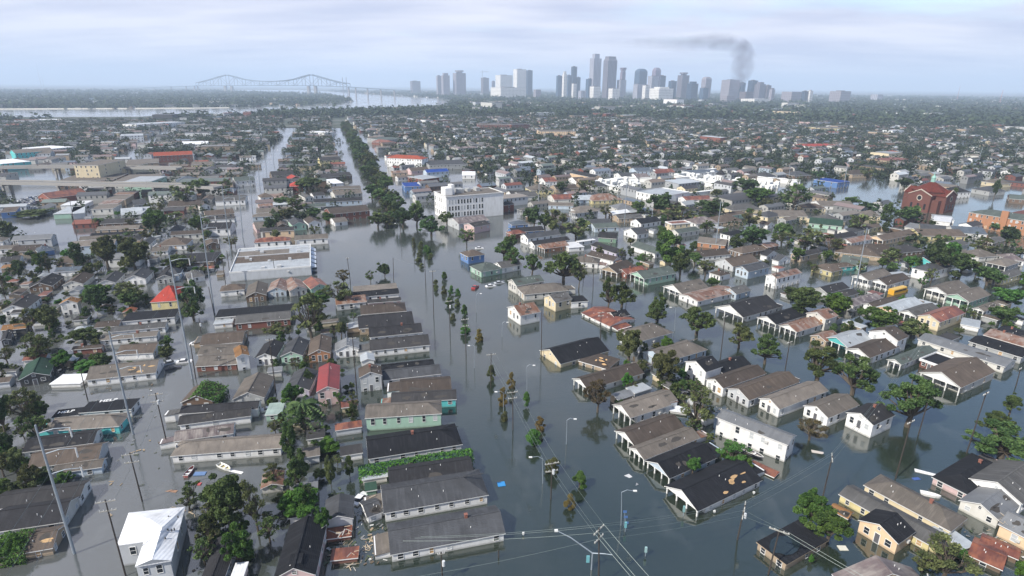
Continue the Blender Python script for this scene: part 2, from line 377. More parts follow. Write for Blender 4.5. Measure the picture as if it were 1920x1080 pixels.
def frame_from(tp, e0, e1, rr, h, k, length=None, snap=0):
    a, b = ground(*e0, h), ground(*e1, h)
    u = (b - a); u.z = 0
    mid = (a + b) / 2; ln = u.length; u.normalize()
    if snap:
        d, g = grid_snap(u.x, u.y, mid.x)
        if d < snap:
            g = R(g); un = Vector((math.sin(g), math.cos(g), 0))
            if un.dot(u) < 0: un = -un
            u = (u + 2 * un).normalized(); a = mid - u * ln / 2; b = mid + u * ln / 2
    v = Vector((-u.y, u.x, 0))
    d = ray(*rr)
    if tp == 'G':
        # e0-e1 is the gable front; rr the far end of the ridge
        wdt = ln; zr = h + k * wdt / 2
        s = (zr - CAMH) / d.z; q = CAM + d * s; L = max(4, min(36, (q - a).dot(v)))
        return b, v, -u, L, wdt
    if tp == 'f': zr, kk = h, 0
    else: kk = k
    # ray meets plane z = h + kk * ((p - a).v)
    n = d.z - kk * d.dot(v); s = (h - CAMH + kk * (CAM - a).dot(v)) / n
    q = CAM + d * s; dist = (q - a).dot(v)
    wdt = max(3.0, min(40 if tp == 'f' else 16, dist * (1 if tp == 'f' else 2)))
    return a, u, v, ln, wdt
def build_house(frame, tp, h, k, wallk, roofk, opt=(), lod=2, r=random, label=None, cat='house', group=None, name='house', wins='t'):
    a, u, v, L, wd = frame
    base = empty(name, (a.x, a.y, 0), math.atan2(u.y, u.x))
    wm, rm = wall_mat(wallk), roof_mat(roofk)
    ov = .3 if 'noov' not in opt else .05; t = .16
    p0 = 2.3 if 'p0' in opt else 0; p1 = 2.3 if 'p1' in opt else 0
    hip = tp in ('h', 'H'); hr = h + k * wd / 2
    x0, x1, y0, y1 = ov + p0, L - ov - p1, ov, wd - ov
    W_, RF = MB(), MB()
    if tp == 'f':
        W_.box((x0, y0, -1.2), (x1, y1, h - .05))
        RF.box((.05, .05, h - .22), (L - .05, wd - .05, h), 1, top=0)
        if 'par' in opt:
            for q in (((0, 0, h - .3), (L, .25, h + .45)), ((0, wd - .25, h - .3), (L, wd, h + .45)), ((0, .25, h - .3), (.25, wd - .25, h + .45)), ((L - .25, .25, h - .3), (L, wd - .25, h + .45))): RF.box(*q, 1)
    elif hip or 'hip0' in opt or 'hip1' in opt:
        s = min(wd / 2, L / 2 - .3)
        r0 = s if (hip or 'hip0' in opt) else 0.0; r1 = s if (hip or 'hip1' in opt) else 0.0
        top = [(0, 0, h), (L, 0, h), (L, wd, h), (0, wd, h), (r0, wd / 2, hr), (L - r1, wd / 2, hr)]
        RF.v += top + [(x, y, h - t) for x, y, _ in top[:4]]
        for f_, m_ in (((0, 1, 5, 4), 0), ((2, 3, 4, 5), 0), ((3, 0, 4), 0 if r0 else 2), ((1, 2, 5), 0 if r1 else 2), ((0, 6, 7, 1), 1), ((1, 7, 8, 2), 1), ((2, 8, 9, 3), 1), ((3, 9, 6, 0), 1), ((9, 8, 7, 6), 1)):
            RF.f.append(f_); RF.m.append(m_)
        W_.box((x0, y0, -1.2), (x1, y1, h - t + .04))
    else:
        prof = [(0, h), (wd / 2, hr), (wd, h), (wd, h - t), (wd / 2, hr - t), (0, h - t)]
        n = len(prof)
        RF.v += [(0, y, z) for y, z in prof] + [(L, y, z) for y, z in prof]
        for kx in range(n):
            RF.f.append((kx, n + kx, n + (kx + 1) % n, (kx + 1) % n)); RF.m.append(0 if kx < 2 else 1)
        for q, rev in ((0, True), (n, False)):
            for quad in ((0, 1, 4, 5), (1, 2, 3, 4)):
                qq = [q + z for z in (reversed(quad) if not rev else quad)]; RF.f.append(tuple(qq)); RF.m.append(1)
        zt = lambda y: h + k * min(y, wd - y) - t - .01
        pent = [(x0, y0, -1.2), (x0, y1, -1.2), (x0, y1, zt(y1)), (x0, wd / 2, zt(wd / 2)), (x0, y0, zt(y0))]
        W_.prism(pent, (x1 - x0, 0, 0))
    W_.build('wall', wm, base)
    trim = TRIM if 'dk' not in opt else wm
    RF.build('roof', [rm, trim, wm], base)
    big = lod >= 2
    # porch: columns under the overhanging roof and, for a gable roof, a gable panel above them
    for flag, xp, s in (('p0', .55, 1), ('p1', L - .55, -1)):
        if flag not in opt: continue
        nc = 3 if wd < 5.5 else 4
        c = MB(); c.box((-.13, -.13, -1.2), (.13, .13, h - .25)); c.box((-.2, -.2, h - .55), (.2, .2, h - .25)); cm = c.mesh('column', TRIM)
        for i in range(nc): link('column', cm, base, (xp, .5 + (wd - 1.0) * i / (nc - 1), 0))
        b_ = MB(); b_.box((xp - .18, .3, h - .3), (xp + .18, wd - .3, h - .17)); b_.build('porch_beam', TRIM, base)
        if not (hip or ('hip0' in opt and s > 0) or ('hip1' in opt and s < 0)) and tp != 'f':
            g = MB(); xx = xp - s * .12
            g.prism([(xx - .05, .3, h - .18), (xx - .05, wd - .3, h - .18), (xx - .05, wd / 2, hr - t - .02)], (.1, 0, 0)); g.build('gable', TRIM if wallk in ('white', 'offwhite', 'grey', 'palegrey') else wm, base)
    # windows
    hwin = 's' if h < 2.5 else wins
    rows = [h - (.95 if hwin == 's' else 1.3)]
    fl = 3.0
    while rows[-1] - fl > .2: rows.append(rows[-1] - fl)
    full = lod >= 2
    if 'nowin' not in opt and lod >= 1:
        nwn = max(1, int((x1 - x0 - 1.2) / (2.7 if lod >= 2 else 3.4)))
        for z in rows:
            for i in range(nwn):
                if r.random() < .12: continue
                add_window(base, x0 + (x1 - x0) * (i + .5) / nwn + r.uniform(-.35, .35), y0, z, 0, hwin, full, r)
            for xx, rz, has in ((x0, -math.pi / 2, True), (x1, math.pi / 2, True)):
                ne = 2 if wd > 4.5 else 1
                for i in range(ne):
                    add_window(base, xx, y0 + (y1 - y0) * (i + .5) / ne + (.25 if i else -.25) * (ne > 1), z, rz, hwin, full, r)
        if full and wd > 4.5 and h > 2.2:
            link('door', DOORM, base, (x0, wd / 2, h - 1.6 if h < 4 else .9), (0, 0, -math.pi / 2))
        if tp in ('g', 'G') and full and wd > 4:
            zz_ = h + k * wd / 2 * .36
            if not p0: add_window(base, x0, wd / 2, zz_, -math.pi / 2, 'u', True, r)
    if lod >= 2 and tp != 'f' and 'novent' not in opt:
        vm = MB(); vm.tube([(0, 0, -.2), (0, 0, .32)], .07, 5); vmesh = vm.mesh('vent_pipe', TRIM)
        for i in range(r.choice((1, 2, 2, 3))):
            y = wd * r.uniform(.12, .45); x = L * r.uniform(.2, .8)
            link('vent_pipe', vmesh, base, (x, y, h + k * y))
        if r.random() < .13 or 'chim' in opt:
            c = MB(); c.box((-.27, -.27, -.6), (.27, .27, .6)); c.box((-.33, -.33, .6), (.33, .33, .7)); c.build('chimney', BRICK, base, (L * r.uniform(.3, .7), wd * .5, hr))
        rc = MB(); rc.box((.1 if not hip else min(wd, L) / 2, -.14, -.02), (L - .1 if not hip else max(L - wd / 2, L / 2 + .2), .14, .05)); rc.build('ridge_cap', rm, base, (0, wd / 2, hr))
    if lod >= 2 and tp in 'gh' and r.random() < .55:
        for i in range(r.choice((1, 2, 3))):
            y = wd * r.uniform(.1, .36); x = L * r.uniform(.15, .85); dx, dy = r.uniform(.5, 2.2), r.uniform(.3, .9)
            d_ = MB(); pts = []
            for q in range(9):
                an = 2 * math.pi * q / 9; rr_ = r.uniform(.5, 1.1); yy = max(.1, min(wd / 2 - .15, y + dy * rr_ * math.sin(an))); pts.append((max(.2, min(L - .2, x + dx * rr_ * math.cos(an))), yy, h + k * yy + .012))
            if tp == 'g': d_.face(pts); d_.build('missing_shingles', FELT, base)
    if 'dmg' in opt:
        n = 6 if lod >= 2 else 3
        for i in range(n):
            y = wd * r.uniform(.08, .36); x = L * (r.uniform(.45, .92) if 'dmgr' not in opt else r.uniform(.1, .9)); dx, dy = r.uniform(.3, 1.3), r.uniform(.18, .5)
            d_ = MB(); pts = []
            for q in range(7):
                an = 2 * math.pi * q / 7; rr_ = r.uniform(.6, 1.1); yy = y + dy * rr_ * math.sin(an); pts.append((x + dx * rr_ * math.cos(an), yy, h + k * yy + .015))
            d_.face(pts); d_.build('exposed_decking', PLY, base)
    if lod >= 2 and tp in 'gh' and L > 12 and 'noshed' not in opt and 'hip0' not in opt and h < 3.5 and cat == 'house' and r.random() < .6:
        # a lower kitchen wing behind the house
        end = 0 if 'p1' in opt or (a.x < 0 and 'p0' not in opt) else 1
        sl, sh, sy = r.uniform(2.4, 4.2), h - r.uniform(.15, .7), wd * r.uniform(.05, .3); sw = wd * r.uniform(.45, .65)
        X0, X1 = (-sl, ov + .1) if end == 0 else (L - ov - .1, L + sl)
        m_ = MB(); m_.box((X0 + .2, sy + .2, -1.2), (X1 - .2 if end == 0 else X1 - .2, sy + sw - .2, sh - .1)); m_.build('kitchen_wall', wm, base)
        rr_ = roof_mat(r.choice([roofk, roofk, 'silver', 'tan', 'rust', 'grey'])); zi, zo = sh + .25, sh - .15; za, zb = (zo, zi) if end == 0 else (zi, zo)
        m_ = MB(); m_.prism([(X0, sy, za - .1), (X1, sy, zb - .1), (X1, sy, zb), (X0, sy, za)], (0, sw, 0)); m_.build('kitchen_roof', rr_, base)
    if lod >= 2 and h > 2.3 and r.random() < .5:
        m_ = MB(); xx = L * r.uniform(.3, .8); m_.box((xx - .35, ov - .45, h - 1.6), (xx + .35, ov + .05, h - 1.1)); m_.build('air_conditioner', plain('ac_unit', (.5, .5, .48), .6), base)
    ww, rw = WALLW.get(wallk, wallk), ROOFW.get(roofk, roofk)
    cx, cy_ = a.x + u.x * L / 2 + v.x * wd / 2, a.y + u.y * L / 2 + v.y * wd / 2
    kind = 'two-storey ' if h >= 4 and cat == 'house' else ''
    if label: tag(base, label, cat, group or 'flooded houses')
    HOUSES.append(dict(o=base, c=Vector((cx, cy_, 0)), r=math.hypot(L, wd) / 2, a=a, u=u, v=v, L=L, w=wd, h=h, wall=ww, roof=rw, kind=kind, short=None))
    return base
def inside_house(p, pad=0.5):
    for H in HOUSES:
        d = p - H['a']; x, y = d.dot(H['u']), d.dot(H['v'])
        if -pad < x < H['L'] + pad and -pad < y < H['w'] + pad: return H
    return None
TABLE = '''
#up the left bank of the avenue
F g 1005 905 1878 778 1400 668 2.1 white slate chim
F g 955 600 1750 482 1330 372 2.6 white slate hip1
F g 1000 395 1640 330 1350 236 2.4 offwhite charcoal
P g 690 860 868 834 778 812 2.5 palegrey black hip1 k.4
B g 815 978 1395 942 1080 870 3.7 mint tan hip1 k.4
B g 1010 862 1505 835 1290 778 2.6 teal dark k.4
B g 1075 792 1468 766 1260 688 2.6 white brown k.35
B g 950 688 1392 650 1165 598 2.5 white slate k.4
B g 940 612 1340 578 1130 560 2.6 offwhite black k.3
B g 855 467 1308 432 1080 368 2.6 white dark k.4
B g 850 368 1252 335 1035 282 2.8 white charcoal k.4
B g 770 306 1188 266 930 198 2.7 tan charcoal k.4
B g 785 195 1130 178 920 122 2.7 offwhite brown hip1 k.4
B g 835 112 1090 97 925 82 2.6 pink dark k.3
B g 700 74 1075 44 900 16 3.0 white black k.35
J f 730 990 1065 965 1040 922 3.0 tan sand
#among houses between the left street and the avenue
E g 1275 182 2110 120 1560 62 2.4 white sand hip0
E g 1300 72 1750 10 1520 -30 2.6 white mauve
A g 1335 1027 1882 962 1600 932 2.4 white dark
A g 1342 945 1935 905 1640 868 2.8 white charcoal
B f 62 955 190 945 130 860 2.2 mint mint
A G 1352 860 1600 850 1480 695 2.2 brown umber
A G 1738 838 1985 822 1860 632 2.3 grey tan
B G 205 775 402 768 282 592 2.2 lavender slate
B G 452 778 625 765 535 558 4.4 pink red
B G -12 527 152 520 40 387 3.0 white charcoal
B G 178 515 352 507 258 367 3.0 mint slate
B G 388 500 560 490 455 347 3.0 orange umber
B G 590 470 775 457 660 372 3.0 white palegrey
B G 772 672 947 655 840 562 4.6 palegrey umber
A g 1462 590 1775 572 1610 505 2.2 brick tan k.3
A g 1475 502 1765 490 1620 432 2.4 tan tan k.3
A g 1500 425 1815 412 1660 342 2.4 tan umber k.3
A G 1765 522 1872 505 1825 420 4.6 white orange
P f 403 595 550 584 570 567 3.2 offwhite black
P g 440 607 545 598 490 588 3.0 brick grey k.3
A f 1597 272 1745 258 1740 210 2.2 white silver
B g 600 130 830 100 710 60 2.8 palegrey rust k.3
A g 540 460 755 452 650 432 2.2 brick brown k.3
#in the gable row behind the long black roof
I h 1645 988 1835 968 1740 930 2.8 white umber
I G 1838 1030 2000 1012 1920 905 2.8 brown tan
J G 82 987 228 983 155 885 2.8 paleblue rust
J G 248 985 388 965 315 870 2.8 offwhite rust
J G 412 972 545 945 475 862 2.8 mint redbrown
#north of the flat-roofed warehouse
J g 0 520 152 505 70 458 3.0 pink tan k.3
J G 158 500 242 490 200 445 3.0 brown umber
J G 272 492 380 482 325 424 3.4 mint slate
J G 390 478 492 468 440 415 3.8 white brown
J g 560 408 855 378 700 335 4.8 brick brown k.3
J g 590 470 690 458 640 428 2.8 white tan k.3
J g 435 322 795 300 600 285 3.6 paleblue charcoal k.3
J g 590 265 800 248 690 225 3.0 offwhite tan k.3
J f 570 220 790 210 780 190 3.0 tan tan
J f 570 178 660 172 655 135 3.0 white white
J g 480 135 720 115 600 95 3.5 brown dark k.3
J g 60 225 275 215 170 205 3.0 white charcoal k.3
J g 120 130 285 120 200 80 4.0 brown dark k.3
J G 250 150 350 140 300 105 3.5 brown scarlet
J h 35 285 130 275 80 245 3.0 white umber
J f 145 285 240 275 230 245 3.0 orange rust
J g 20 350 130 342 80 325 3.0 pink rust k.3
J G 370 285 430 278 400 235 3.0 offwhite grey
J g 430 270 520 262 470 240 3.2 white dark k.3
J g 0 400 240 385 120 355 3.0 offwhite tan k.3
#along the left bank of the left street
E g -60 950 395 872 170 775 1.8 tan umber dmg dmgr
E g -80 748 470 688 200 562 2.2 offwhite charcoal
E g -60 572 590 507 250 442 2.4 white dark k.35
E g 390 312 762 267 560 232 2.0 paleblue tan
E g 200 275 738 202 480 128 2.4 palegrey umber
E g 165 152 698 85 440 30 2.4 white charcoal k.35
A g 358 1073 893 1037 640 962 2.5 teal sand hip1
A f 585 938 985 908 1040 825 2.6 white black
A f 380 975 590 955 575 897 2.4 white black
A g 640 690 1167 637 960 560 2.5 white tan dmg k.4
A g 865 502 1150 486 1000 424 2.4 white umber k.35
A g 758 390 1172 362 960 342 2.4 white sand k.3
A g 820 332 1240 292 1060 272 2.6 white grey k.3
A f 905 254 1312 216 1330 152 3.2 white black
A g 705 297 890 286 800 250 2.6 white brown k.3
P h 282 566 331 565 325 534 4.2 yellow scarlet
P h 305 518 335 516 322 502 3.0 paleblue slate
#in the block of cottages west of the left street
A G 135 692 372 655 345 507 2.6 dark green
I g 395 945 482 872 372 862 2.5 brown charcoal
I g 620 930 715 860 600 858 2.6 offwhite brown
I g 870 920 938 850 842 852 2.6 palegrey slate
I g 1085 892 1165 830 1058 815 2.8 white slate
I g 1310 882 1365 795 1262 822 2.8 grey charcoal
I h 1405 890 1540 868 1465 822 2.6 white grey
A g 200 155 316 66 150 88 2.8 white dark
A G 440 122 582 110 525 84 4.5 white orange
I g 400 842 600 830 490 802 2.8 white bluegrey k.3
I g 1122 635 1175 590 1112 585 3.0 white slate
I h 1182 642 1392 640 1280 578 3.0 white umber
I f 1290 770 1595 765 1580 692 2.6 brown charcoal
I G 1545 640 1652 630 1600 578 3.0 brown umber
I g 1552 520 1722 518 1640 468 4.0 white charcoal k.3
I g 1472 512 1545 508 1510 482 3.0 white slate k.3
I h 1262 535 1368 530 1315 487 2.8 white grey
I g 70 692 282 682 170 640 2.6 tan brown k.3
I h 285 692 410 672 350 638 2.8 blue bluegrey
I g 750 480 1000 470 880 438 2.8 brown dark k.3
I g 720 525 1035 515 880 492 2.6 tan sand k.3
I g 668 577 1042 552 850 540 2.6 grey black k.3
I g 420 782 592 772 500 722 2.6 tan umber k.3
I g 905 408 1072 396 990 357 2.6 white silver k.3
I g 0 772 150 757 80 722 2.6 white dark k.3
I f 0 815 100 805 90 780 2.4 tan orange
A g 0 322 195 300 100 272 2.8 dark orange
A G 0 400 80 385 40 312 2.6 dark charcoal
A h 530 335 655 327 600 285 2.4 white silver
I g 1130 690 1260 680 1190 650 2.4 white tan k.3
I g 1540 420 1760 400 1640 372 3.0 tan umber k.3
I g 1610 310 1840 300 1720 262 3.5 white grey k.3
I g 1520 450 1760 440 1640 425 2.8 white dark k.3
I G 1500 350 1580 340 1545 318 3.0 white brown
I f 1410 460 1490 455 1485 420 3.0 paleblue bluegrey
I f 1250 440 1330 432 1325 408 2.6 white silver
I g 1250 350 1500 340 1380 300 3.0 tan brown k.3
I g 1340 285 1500 280 1420 255 3.0 tan rust k.3
I g 1000 340 1100 330 1050 265 3.0 grey slate k.3
I h 1320 165 1500 155 1420 110 4.0 palegrey bluegrey
I g 1760 160 1915 150 1850 85 5.0 white greygreen k.3
I g 1430 40 1590 35 1510 5 5.0 yellow tan k.3
#from the corner up the right bank of the avenue
G g 1392 597 1880 362 1275 432 1.9 white black p0 dmg
G g 1182 352 1540 192 1088 235 2.0 paleblue black p0
G g 988 208 1420 45 892 140 2.0 white tan p0
G g 915 102 1300 -35 842 2 2.2 white brown p0
C g 880 970 1205 882 802 884 2.8 white sand p0
C g 1100 880 1248 842 1170 768 2.8 white sand
C g 560 758 1000 642 508 680 2.2 white brown p0
C f 492 545 718 612 885 552 1.6 tan brown dmg
C g 365 573 730 470 293 458 1.6 cream black
C h 962 402 1212 332 1040 272 4.2 palegrey tan
C g 1130 560 1472 462 1290 408 2.8 paleblue tan hip1
C g 60 208 219 180 100 116 3.8 white rust
K h 90 1012 432 976 270 925 3.2 offwhite tan
C g 330 112 452 80 300 50 3.8 cream grey
C f 440 105 578 100 560 52 3.0 white black
C g 770 226 892 205 742 182 2.2 offwhite black
C g 505 190 745 285 640 150 1.3 white redbrown k.2
K g 30 942 248 910 100 878 3.8 offwhite greygreen
J h 1590 727 1718 708 1640 668 3.8 blue umber
J h 1690 842 1850 812 1760 760 3.0 mint greygreen
J g 1850 815 1990 782 1900 752 3.0 white grey
#beside the big white house with two storeys
P g 1342 782 1478 835 1412 790 4.7 white palegrey k.35
C g 1455 632 1582 590 1392 543 4.6 white black
C g 1580 642 1800 575 1680 525 2.8 offwhite black
C g 1582 752 1915 642 1500 690 3.2 white brown
P g 1403 750 1502 717 1385 729 2.8 palegrey umber
P g 1459 766 1557 734 1448 746 3.0 white sand
D g 445 972 697 880 360 888 3.2 white tan
D g 790 1030 958 955 715 930 3.8 white charcoal
P f 1400 872 1452 896 1462 885 .5 redbrown redbrown nowin
#at the water's edge near the crossroads
H g 982 843 1108 745 840 690 3.0 peach black
H h 705 402 1382 742 1130 480 2.4 cream tan
H g 515 475 1230 840 860 545 2.0 yellow grey k.35
H f 1210 712 1462 882 1530 825 1.6 tan silver nowin
H h 1510 478 1818 285 1490 290 1.9 pink black
H g 1735 667 1905 542 1620 520 2.4 offwhite palegrey
H g 1905 540 2140 380 1790 330 3.2 white grey
H g 1722 690 2000 830 1900 640 3.0 peach palegrey
H g 1495 922 1762 1040 1640 870 1.2 brown redbrown k.25
H g 1580 832 1880 960 1700 820 1.4 brown redbrown k.25
P G 1588 1112 1742 1098 1698 1036 2.4 tan mauve
H f 130 992 470 818 160 690 1.8 tan black dk
H g 455 580 600 655 520 560 1.6 tan orange
#along the tree-lined side street
D g 215 332 442 262 155 272 2.8 white rust p0
D g 440 240 525 205 330 190 4.4 offwhite rust
D g 65 277 322 193 -10 212 2.8 white black p0
D g 585 442 808 390 500 372 2.6 teal silver p0
D g 440 405 545 365 390 350 2.4 tan rust
D g 765 527 985 440 690 447 2.8 white brown p0
D g 985 400 1050 362 880 312 4.8 white brown
D g 1115 383 1785 590 1500 440 2.6 offwhite palegrey k.25
D g 1500 400 1910 522 1720 405 2.6 grey black k.2
D g 1610 352 1930 442 1760 330 2.8 orange rust k.2
D g 1690 330 1940 400 1810 300 3.0 grey black k.2
D g 1000 577 1265 470 960 530 2.4 white greygreen p0
D f 1283 590 1420 541 1270 483 2.6 brick black par
D g 1440 747 1718 630 1330 618 3.0 offwhite umber p0
D g 1290 258 1482 187 1190 207 3.6 cream redbrown
D g 1110 217 1302 160 1040 172 2.8 white grey p0
D g 960 187 1168 115 918 125 2.8 peach silver
D g 780 142 992 95 800 102 2.6 white brown
D g 640 137 862 75 650 82 2.8 offwhite mauve
L g 1350 1012 1512 955 1290 945 3.4 offwhite tan p0
L g 1510 1067 1677 1010 1500 978 3.6 mint tan p0
D g 1620 177 1752 130 1600 140 2.6 white tan p0
D f 1440 270 1590 300 1600 245 2.0 white silver
C g 1740 225 2010 140 1690 110 2.6 white charcoal p0
L g 760 907 925 855 715 855 3.8 white tan p0
L g 895 942 1072 890 850 890 3.2 white brown p0
L h 325 797 478 842 430 772 2.8 yellow umber
L h 475 810 660 795 560 770 2.6 teal umber
L g 70 892 256 845 128 832 4.8 white rust
L g 440 1000 620 960 500 930 2.6 grey charcoal
L g 550 1035 690 1000 600 975 2.6 offwhite dark
K g 1270 1003 1482 958 1290 915 3.0 white tan p0
K g 1390 1062 1700 992 1540 965 2.6 white rust k.2
K g 1690 1010 1790 975 1720 940 3.0 paleblue grey
K g 985 892 1238 850 940 835 3.4 mint greygreen p0
K g 790 850 925 795 720 800 2.8 tan brown p0
K g 860 860 1010 830 900 805 2.4 brick redbrown
K h 452 762 648 778 600 725 2.8 white tan
K g 560 712 760 760 680 700 2.6 white brown
K g 580 642 792 702 700 632 2.8 lavender charcoal
K f 425 660 545 650 530 608 2.6 white white
K f 500 615 632 598 625 588 2.6 white white
K g 888 642 1072 705 985 622 2.8 white greygreen
K g 645 582 785 592 720 540 2.8 green charcoal
K g 240 668 432 640 228 630 2.8 orange rust p0
K g 120 592 368 555 200 540 3.6 white slate
K g 165 637 440 600 290 588 3.0 white charcoal
K h 0 560 110 545 50 520 3.0 brick redbrown
K g 0 547 240 525 100 502 3.0 blue charcoal
K h 0 490 122 480 60 452 3.4 blue bluegrey
K g 940 562 1028 547 890 512 3.0 white slate
K g 972 482 1118 457 950 440 3.2 white black
K f 1200 485 1340 472 1290 455 5.0 cream redbrown par
K g 1385 617 1602 642 1560 590 2.8 orange sand k.25
K g 1380 737 1632 705 1350 685 2.6 white brown
K g 1660 802 1858 760 1590 742 2.8 palegrey umber
K g 1780 842 1930 800 1740 795 3.6 paleblue slate
K h 1565 872 1642 850 1540 830 2.8 white brown
K h 1720 700 1930 672 1780 640 3.0 brown umber
#in the streets behind the tree-lined side street
K g 315 298 500 292 400 255 3.2 offwhite redbrown k.3
K g 470 300 655 298 560 262 3.0 paleblue silver k.3
K h 600 305 835 298 710 245 3.2 yellow rust
K h 485 385 645 375 570 340 3.2 white sand
K g 270 340 460 345 370 318 3.0 paleblue tan k.3
K h 790 370 920 362 860 320 3.0 offwhite palegrey
K g 800 440 990 430 890 405 3.2 tan grey k.3
K g 570 482 760 480 660 440 2.8 paleblue slate k.3
K g 620 510 810 505 720 470 3.0 paleblue greygreen k.3
K g 1300 300 1510 295 1400 268 3.2 white redbrown k.3
K h 1640 375 1890 372 1790 328 3.2 cream grey
K h 1380 480 1560 470 1470 420 3.2 white mauve
K h 1560 470 1740 455 1650 405 3.0 tan umber
K g 60 280 200 270 130 235 3.2 offwhite grey k.3
K g 0 270 150 262 70 225 3.2 white dark k.3
K h 140 230 320 225 230 180 3.4 yellow tan
K g 330 220 500 215 410 180 3.2 tan brown k.3
K h 600 200 730 195 670 160 3.2 offwhite slate
K g 930 130 1040 130 980 95 4.2 white mauve k.3
K g 1090 95 1230 92 1160 60 4.0 white redbrown k.3
K G 610 135 680 130 660 50 5.0 peach charcoal
K g 820 125 960 120 890 68 4.0 white slate k.3
K g 930 85 1090 82 1010 25 4.6 paleblue bluegrey k.3
K g 250 165 340 160 300 110 4.0 white redbrown k.3
K g 480 160 560 155 520 112 3.0 white umber k.3
L h 260 360 440 365 350 325 3.0 cream umber
L g 395 345 655 348 560 305 3.0 white tan k.3
L g 50 420 300 425 180 345 3.0 cream tan k.3
L h 0 432 110 415 50 375 3.0 cream slate
L h 420 470 590 462 500 402 3.0 cream grey
L g 305 475 560 500 430 435 3.0 mint green k.3
L g 1140 525 1340 545 1260 445 3.2 yellow slate k.3
L g 1150 570 1500 575 1330 500 3.0 yellow umber k.3
L g 1400 545 1650 560 1560 480 3.0 white bluegrey k.3
L g 860 605 1120 555 1000 528 3.0 peach umber p0
L g 625 625 800 590 640 580 2.8 white rust p0
L g 430 605 690 570 500 555 2.8 white charcoal p0
L h 500 690 850 730 700 650 2.6 tan umber
L h 1000 700 1165 680 1090 630 2.6 brown dark
L h 700 690 1010 700 860 630 2.6 tan brown
L g 540 770 740 800 640 720 2.6 mint greygreen
L h 1580 730 1740 720 1660 660 2.8 offwhite tan
L h 1790 750 1930 760 1860 700 2.8 white mauve
L g 1750 900 1925 850 1840 825 3.0 yellow grey
L h 730 420 850 425 790 375 3.0 cream tan
L h 1405 245 1530 240 1470 195 4.6 white charcoal
L h 1670 240 1780 230 1720 190 3.4 grey slate
L g 1810 290 1930 300 1870 235 3.4 brown greygreen k.3
L h 1740 180 1830 175 1790 130 3.4 cream tan
L h 200 120 330 115 260 80 3.2 brown slate
L h 630 110 790 105 710 70 3.4 tan brown
L h 0 130 60 120 30 60 4 white slate
L G 0 490 48 480 25 440 3.0 white brown
L G 0 725 75 700 60 650 3.0 white charcoal
L G 80 760 180 740 150 705 2.6 white slate
L g 0 660 80 640 40 612 2.8 brown rust k.3
L f 1240 440 1400 455 1380 420 2.4 white silver
L g 1020 500 1130 520 1080 470 2.4 offwhite palegrey k.3
L f 930 870 1080 860 1040 830 2.2 white silver
'''
EXTRA_DESC = {}
rows_ = {}
cur = ''
r_ = random.Random(11)
SHORTS = []
for line in TABLE.strip().split('\n'):
    if line.startswith('#'): cur = line[1:]; cnt = 0; continue
    q = line.split(); tl, tp = q[0], q[1]
    n = [float(x) for x in q[2:9]]
    k = .45; opts = []
    for o_ in q[11:]:
        if o_[0] == 'k' and o_[1:2] == '.': k = float(o_[1:])
        else: opts.append(o_)
    e0, e1, rr = px(tl, n[0], n[1]), px(tl, n[2], n[3]), px(tl, n[4], n[5]); h = n[6] * (.9 if n[6] < 3.3 else 1)
    z = proj(ground(*e0, 0))[2]
    ppm = FP / z
    lod = 2 if ppm > 3.6 else 1
    snap = 14 if ppm < 6 else 7
    fr = frame_from(tp, e0, e1, rr, h, k, snap=snap)
    ww, rw = WALLW.get(q[9], q[9]), ROOFW.get(q[10], q[10])
    ty = ('flat ' if tp == 'f' else '') + rw
    short = f"{ww} house with {ty} roof"
    lab = f"{short}, {ordw(cnt)} {cur}"
    shed = fr[3] * fr[4] < 30 and h < 3
    nm = 'house'
    build_house(fr, tp, h, k, q[9], q[10], opts, lod, r_, lab, 'house', 'flooded houses', nm, 't')
    H = HOUSES[-1]; H['short'] = f"{ww} {ty}-roofed house {ordw(cnt)} {cur}"; H['px'] = e0
    cnt += 1

# ------------------------------------------------------------------ landmark buildings
def lm(tp, e0, e1, rr, h, k, wallk, roofk, opts, label, cat, name, lod=1, wins='t', snap=10):
    return build_house(frame_from(tp, e0, e1, rr, h, k, snap=snap), tp, h, k, wallk, roofk, opts, lod, r_, label, cat, None, name, wins)
# flat-roofed warehouse
fw = frame_from('f', (430, 512), (583, 500), (524, 433), 4.0, 0, snap=0)
wh = build_house(fw, 'f', 4.0, 0, 'palegrey', 'silver', ('par', 'nowin', 'noov'), 2, r_, 'long flat-roofed warehouse with patched brown and white roof beside the open water', 'warehouse', None, 'warehouse')
L_, w_ = fw[3], fw[4]
for i, (y0, y1, k) in enumerate(((.36, .62, 'umber'), (.66, .86, 'sand'))):
    m_ = MB(); m_.box((.5, w_ * y0, 3.98), (L_ * (.98 if i == 0 else .7), w_ * y1, 4.03)); m_.build('roof_panel', roof_mat(k), wh)
    m_ = MB(); m_.box((.3, w_ * y1, 3.9), (L_ - .3, w_ * y1 + .5, 4.35)); m_.build('parapet', wall_mat('palegrey'), wh)
for i in range(5):
    m_ = MB(); y = w_ * (.08 + .18 * i); m_.prism([(L_, y, 3.6), (L_ + 2.2, y, 2.6), (L_, y, 2.5)], (0, w_ * .12, 0)); m_.build('awning', plain('awning_white', (.62, .66, .70), .6), wh)
m_ = MB(); m_.box((L_ - .02, .3, -.5), (L_ + .08, w_ - .3, 3.4)); m_.build('blue_wall', plain('blue_paint', (.10, .22, .42), .6), wh)
for i in range(9):
    m_ = MB(); x = L_ * r_.uniform(.1, .92); y = w_ * r_.uniform(.05, .95); m_.box((x, y, 4.0), (x + r_.uniform(.8, 2), y + r_.uniform(.8, 1.6), 4.0 + r_.uniform(.5, 1.1))); m_.build('roof_unit', plain('roof_unit', (.45, .46, .46), .6), wh)
